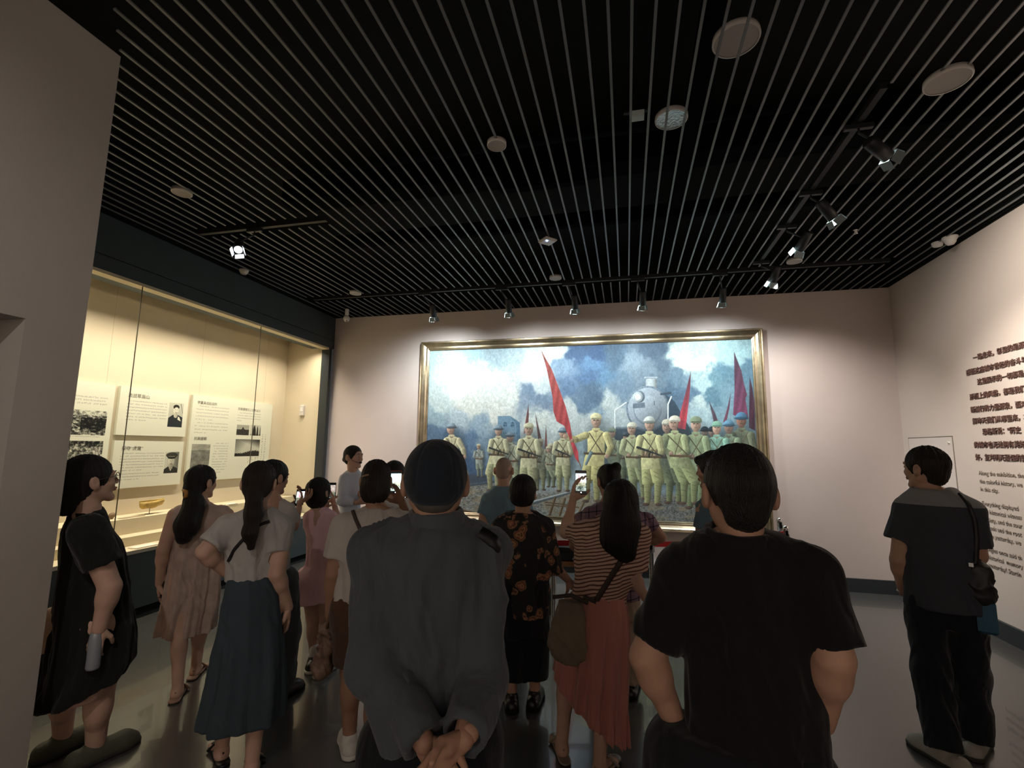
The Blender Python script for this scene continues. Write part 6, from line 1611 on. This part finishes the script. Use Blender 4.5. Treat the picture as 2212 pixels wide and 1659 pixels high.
f.cloth('denim_skirt', mat('blue_denim', (.040, .058, .074), .85, bump=(400, .3), var=(5, .15)), RS, folds=(6, .001, .016, .5), wr=(.005, 6, 72))
f.hairdo('short', [(f.hp(0, -.09, -.05), f.P(548, 1110, -.13), .045, .044, .03), (f.P(548, 1110, -.13), f.P(540, 1150, -.14), .044, .038), (f.P(540, 1150, -.14), f.P(542, 1182, -.135), .038, .018)], hh=.0058, grow=.006, m=M_HAIRB, strands=.005, label='dark ponytail hanging down the back')
f.strap('bag_strap', [(582, 1126), (560, 1134), (530, 1160), (508, 1185), (494, 1212)], tee, .016, mat('black_strap', (.012, .012, .013), .5))
f.shoes(L1, mat('black_leather', (.012, .012, .012), .35), kind='sandal', name='sandal', ln=.25)
f.finish()

# ---------------- woman behind her, photographing the case
f = Fig('woman in white t-shirt holding out a phone by the showcase, behind the denim skirt woman', 596, 3.86, h=.009, sk=SKIN_A)
f.head(592, 1033, .98, az=52, pitch=-4, face=True, hh=.006)
R_ = f.rows([(1078, 578, 614, .9), (1088, 568, 626, .65), (1120, 566, 632, .68), (1170, 570, 628, .75), (1240, 572, 626, .78), (1290, 570, 628, .78)])
aR = dict(p=[f.P(622, 1100), f.P(634, 1136, .10), f.P(646, 1096, .24)], dir=(.02, .02, .1), pn=(-1, 0, 0), curl=25, side=-1, r=.9); aL = dict(p=[f.P(576, 1102, .08), f.P(606, 1110, .20), f.P(636, 1088, .30)], dir=(.1, .02, .05), pn=(0, -.3, .6), curl=30, r=.9)
L1 = [lg(f, (-.04, .0, .78), (-.06, 0, .075), 50), lg(f, (.04, .0, .78), (.07, .0, .075), 50)]
f.body(R_, [aL, aR], L1)
f.cloth('t_shirt', cloth_m('white_cotton_tee', (.62, .60, .58)), R_, [(aR['p'][0], f.P(628, 1122, .06), .05, .06, True), (aL['p'][0], f.P(590, 1106, .14), .05, .058, True)])
f.cloth('trousers', cloth_m('grey_trousers', (.08, .09, .10)), None, leg_caps(L1, .085, .085, .08, .03), wr=(.008, 8, 2))
f.hairdo('short', hh=.006, grow=.008); f.shoes(L1, mat('black_leather', (.012, .012, .012), .35), M_BLACK)
f.finish()
phone(f, f.P(648, 1074, .26), .3, .25, 'pale phone held out towards the showcase beside the pink clad figure', col=(.7, .7, .7), st=.9, scr=(.85, .88, .9), sz=.85)

# ---------------- woman in the beige dress
f = Fig('woman in beige sleeveless dress with very long black ponytail and sandals', 412, 4.36, h=.0082, sk=SKIN_B)
f.head(436, 1043, 1.02, az=48, pitch=2, hh=.0055, face=True)
R_ = f.rows([(1086, 410, 452, .85), (1098, 384, 484, .60), (1120, 374, 492, .62), (1160, 374, 484, .70), (1220, 366, 478, .78), (1300, 352, 470, .82), (1366, 342, 460, .84)])
aL = dict(p=[f.P(378, 1112), f.P(352, 1190, -.03), f.P(344, 1262, .02)], dir=(.01, .02, -.1), pn=(1, 0, 0), curl=25, side=1); aR = dict(p=[f.P(490, 1112), f.P(494, 1180, .08), f.P(478, 1220, .24)], pn=(-1, 0, 0), side=-1)
L1 = [lg(f, (-.07, .0, .74), fl(f, 384, 1482), 12, .02), lg(f, (.07, .0, .74), fl(f, 424, 1436), 20, .02)]
f.body(R_, [aL, aR], L1)
f.cloth('dress', mat('beige_print_dress', (.50, .38, .32), .85, bump=(200, .2), var=(14, .16)), R_, [(f.P(388, 1106), f.P(378, 1116), .05, .052, False, .04), (f.P(482, 1106), f.P(490, 1116), .05, .052, False, .04)], folds=(8, .001, .022, 1.5), wr=(.005, 8, 81))
f.hairdo('short', [(f.hp(0, -.09, -.04), f.P(420, 1092, -.13), .050, .062, .03), (f.P(420, 1092, -.13), f.P(404, 1135, -.155), .072, .080), (f.P(404, 1135, -.155), f.P(396, 1160, -.15), .080, .050)], hh=.006, grow=.006, strands=.006, label='long black ponytail tied at the nape')
mb = MB(); mb.tube([f.P(394, 1058, -.12), f.P(402, 1062, -.15), f.P(402, 1072, -.15), f.P(396, 1076, -.13)], [.006, .015, .013, .005], 8); f.kids.append(('hair_bow', mb, mat('amber_bow', (.45, .22, .05), .4), 'small amber hair bow'))
f.shoes(L1, mat('tan_sandal', (.30, .17, .12), .6), kind='sandal', name='sandal', ln=.25)
f.finish()
bg = f.prop('black_handbag', f.P(358, 1262, .05)); tag(bg, 'small black pouch held by the woman in the beige dress', 'bag')
MB().box(-.035, .035, -.05, .05, -.09, .06, b=.014).build('body', mat('black_pouch', (.014, .013, .013), .5), bg); MB().tube([(0, -.03, .06), (0, 0, .11), (0, .03, .06)], .005, 8).build('handle', M_BLACK, bg)

# ---------------- large woman in black, nearest on the left
f = Fig('woman in black dress with glasses and low bun in the left foreground, facing right', 212, 3.58, h=.0075, sk=SKIN_B)
f.head(197, 1040, 1.10, az=72, pitch=10, hh=.005, face=True)
R_ = f.rows([(1096, 160, 218, .85), (1112, 146, 232, .85), (1140, 134, 246, .88), (1175, 128, 262, .9), (1230, 122, 272, .9), (1300, 114, 282, .9), (1380, 102, 290, .9), (1440, 90, 288, .9), (1480, 78, 262, .9), (1512, 66, 238, .9)])
aR = dict(p=[f.P(188, 1145, -.18), f.P(238, 1268, -.22), f.P(214, 1358, -.20)], dir=f.P(205, 1395, -.2) - f.P(214, 1358, -.20), pn=(.3, 1, 0), curl=30, side=1, r=1.25); aL = dict(p=[f.P(205, 1145, .16), f.P(246, 1260, .18), f.P(236, 1350, .1)], pn=(0, -1, 0), r=1.2)
L1 = [lg(f, (-.10, .05, .74), fl(f, 135, 1592), 62, .02, 1.25), lg(f, (.06, -.06, .74), fl(f, 206, 1610), 68, .02, 1.3)]
f.body(R_, [aL, aR], L1, neck=f.P(188, 1108))
MBD = cloth_m('black_dress', (.011, .012, .010), .9)
f.cloth('dress', MBD, R_, [(aR['p'][0], f.P(222, 1222, -.21), .085, .085, True, .05), (aL['p'][0], f.P(228, 1215, .17), .08, .08, True, .05)], folds=(7, .001, .020, .8), wr=(.008, 7, 91), cuts=[((.30, 0, -1), -.38)])
f.hairdo('short', [(f.hp(0, -.085, -.05), f.hp(0, -.105, -.10), .056, .050, .03), (f.hp(0, -.02, .05), f.hp(0, -.08, -.03), .09, .072, .03)], hh=.006, grow=.006, strands=.006, m=M_HAIR, label='black hair in a low bun')
mb = MB()
for e in (-1, 1):
    pts = [f.hp(e * .033 + .024 * math.cos(t) , .104 - abs(.024 * math.cos(t) * .2), .006 + .021 * math.sin(t)) for t in np.linspace(0, 2 * math.pi, 17)]
    mb.tube(pts, .0022, 6, caps=False); mb.tube([f.hp(e * .056, .098, .012), f.hp(e * .080, .05, .014), f.hp(e * .083, -.01, .010)], .0018, 6)
mb.tube([f.hp(-.010, .106, .012), f.hp(.010, .106, .012)], .002, 6)
f.kids.append(('eyeglasses', mb, mat('glasses_frame', (.05, .045, .04), .3), 'thin framed eyeglasses'))
f.shoes(L1, mat('grey_olive_sneaker', (.075, .075, .05), .7, bump=(80, .3)), mat('dark_sole', (.03, .03, .022), .7), name='sneaker', ln=.31, wd=.058, hgt=.085)
f.finish()
bt = f.prop('water_bottle', f.P(205, 1400, -.20)); tag(bt, 'clear water bottle hanging from the hand of the woman in black', 'bottle')
MB().lathe([(0, -.10), (.028, -.10), (.031, -.09), (.030, -.04), (.031, 0), (.030, .05), (.026, .075), (.012, .095), (.012, .105)], n=20).build('bottle_body', mat('bottle_plastic', (.28, .30, .33), .12, spec=.8), bt); MB().lathe([(.014, .100), (.014, .118), (0, .118)], n=16).build('bottle_cap', mat('bottle_cap_white', (.55, .55, .55), .4), bt)

# ---------------- man on the right in the dark yoked shirt
f = Fig('stocky man in dark shirt with grey yoke standing by the right wall, looking left', 2040, 3.98, h=.0072, sk=SKIN_A)
f.head(1998, 1014, 1.08, az=-58, pitch=2, hh=.005, face=True)
R_ = f.rows([(1056, 1968, 2062, .85), (1072, 1950, 2084, .68), (1100, 1944, 2106, .64), (1150, 1952, 2116, .64), (1220, 1954, 2124, .76), (1280, 1956, 2128, .82), (1312, 1956, 2128, .84)])
aL = dict(p=[f.P(1958, 1104, .03), f.P(1942, 1210, -.02), f.P(1952, 1278, .05)], dir=f.P(1966, 1310, .09) - f.P(1952, 1278, .05), pn=(1, .2, 0), curl=25, side=1, r=1.2); aR = dict(p=[f.P(2098, 1108, -.02), f.P(2112, 1200, .06), f.P(2084, 1260, .22)], pn=(-1, 0, 0), side=-1, r=1.15)
L1 = [lg(f, (-.09, .0, .82), fl(f, 2040, 1618), -52, .02, 1.1), lg(f, (.09, .0, .82), fl(f, 2104, 1596), 10, .02, 1.1)]
f.body(R_, [aL, aR], L1, neck=f.P(2012, 1068))
def yoke_mat():
    m = mat('navy_shirt_grey_yoke', (.034, .040, .052), .85, bump=(300, .15)); nt = m.node_tree; b = nt.nodes['Principled BSDF']
    tc = nt.nodes.new('ShaderNodeTexCoord'); s_ = nt.nodes.new('ShaderNodeSeparateXYZ'); nt.links.new(tc.outputs['Object'], s_.inputs[0])
    mt = nt.nodes.new('ShaderNodeMath'); mt.operation = 'GREATER_THAN'; mt.inputs[1].default_value = float(f.P(2020, 1090)[2]); nt.links.new(s_.outputs['Z'], mt.inputs[0])
    mx = nt.nodes.new('ShaderNodeMix'); mx.data_type = 'RGBA'; mx.inputs[6].default_value = (.034, .040, .052, 1); mx.inputs[7].default_value = (.22, .22, .23, 1)
    nt.links.new(mt.outputs[0], mx.inputs[0]); nt.links.new(mx.outputs[2], b.inputs['Base Color']); return m
sh = f.cloth('shirt', yoke_mat(), R_, [(aL['p'][0], f.P(1944, 1168, .0), .066, .086, True, .04), (aR['p'][0], f.P(2106, 1178, .0), .062, .080, True, .04), (f.P(1990, 1072), f.P(1962, 1098), .05, .062, False, .05), (f.P(2050, 1076), f.P(2094, 1100), .05, .058, False, .05)], folds=(5, .001, .012, 3), wr=(.006, 7, 101))
f.cloth('trousers', cloth_m('black_trousers', (.010, .012, .016)), f.rows([(1300, 1976, 2108, .66), (1350, 1984, 2106, .68)]), leg_caps(L1, .098, .092, .085, .05), hem=False, wr=(.010, 7, 5))
f.hairdo('fade', hh=.0055, grow=.008, strands=.009, m=M_HAIRB, label='tousled dark hair')
f.strap('bag_strap', [(2072, 1066), (2092, 1090), (2106, 1125), (2110, 1165), (2108, 1215)], sh, .022, mat('black_strap', (.012, .012, .013), .5))
mb = MB(); w_ = aL['p'][2]; mb.tube([w_ + np.array([.031 * math.cos(t), .031 * math.sin(t), .004]) for t in np.linspace(0, 2 * math.pi, 13)], .006, 8, caps=False); f.kids.append(('wristwatch', mb, mat('watch_steel', (.4, .36, .3), .3, metal=.8), 'metal wristwatch'))
f.shoes(L1, mat('light_grey_sneaker', (.36, .34, .29), .6, bump=(80, .3)), mat('dark_sole', (.03, .03, .022), .7), name='sneaker', ln=.30, wd=.054)
f.finish()
bg = f.prop('crossbody_bag', f.P(2112, 1262, -.06)); tag(bg, 'black and blue crossbody bag on the hip of the man by the right wall', 'bag')
V = Vol(np.array([-.13, -.1, -.2]), np.array([.13, .12, .2]), .007); V.cap((0, 0, .06), (.0, 0, -.05), .072, .078, 0, flat=(0, 1, 0), fs=1.35); Vv, Qq = V.mesh(); Vv = wrinkle(Vv, Qq, .006, 9, 3); to_obj('pouch', [(Vv, Qq)], mat('black_pouch', (.014, .013, .013), .5), bg)
MB().box(-.02, .065, -.03, .04, -.26, -.08, b=.014).build('blue_pouch', mat('blue_nylon', (.02, .10, .17), .6), bg); MB().box(-.03, -.01, -.062, -.055, .10, .125, b=.002).build('buckle', M_CHROME, bg)
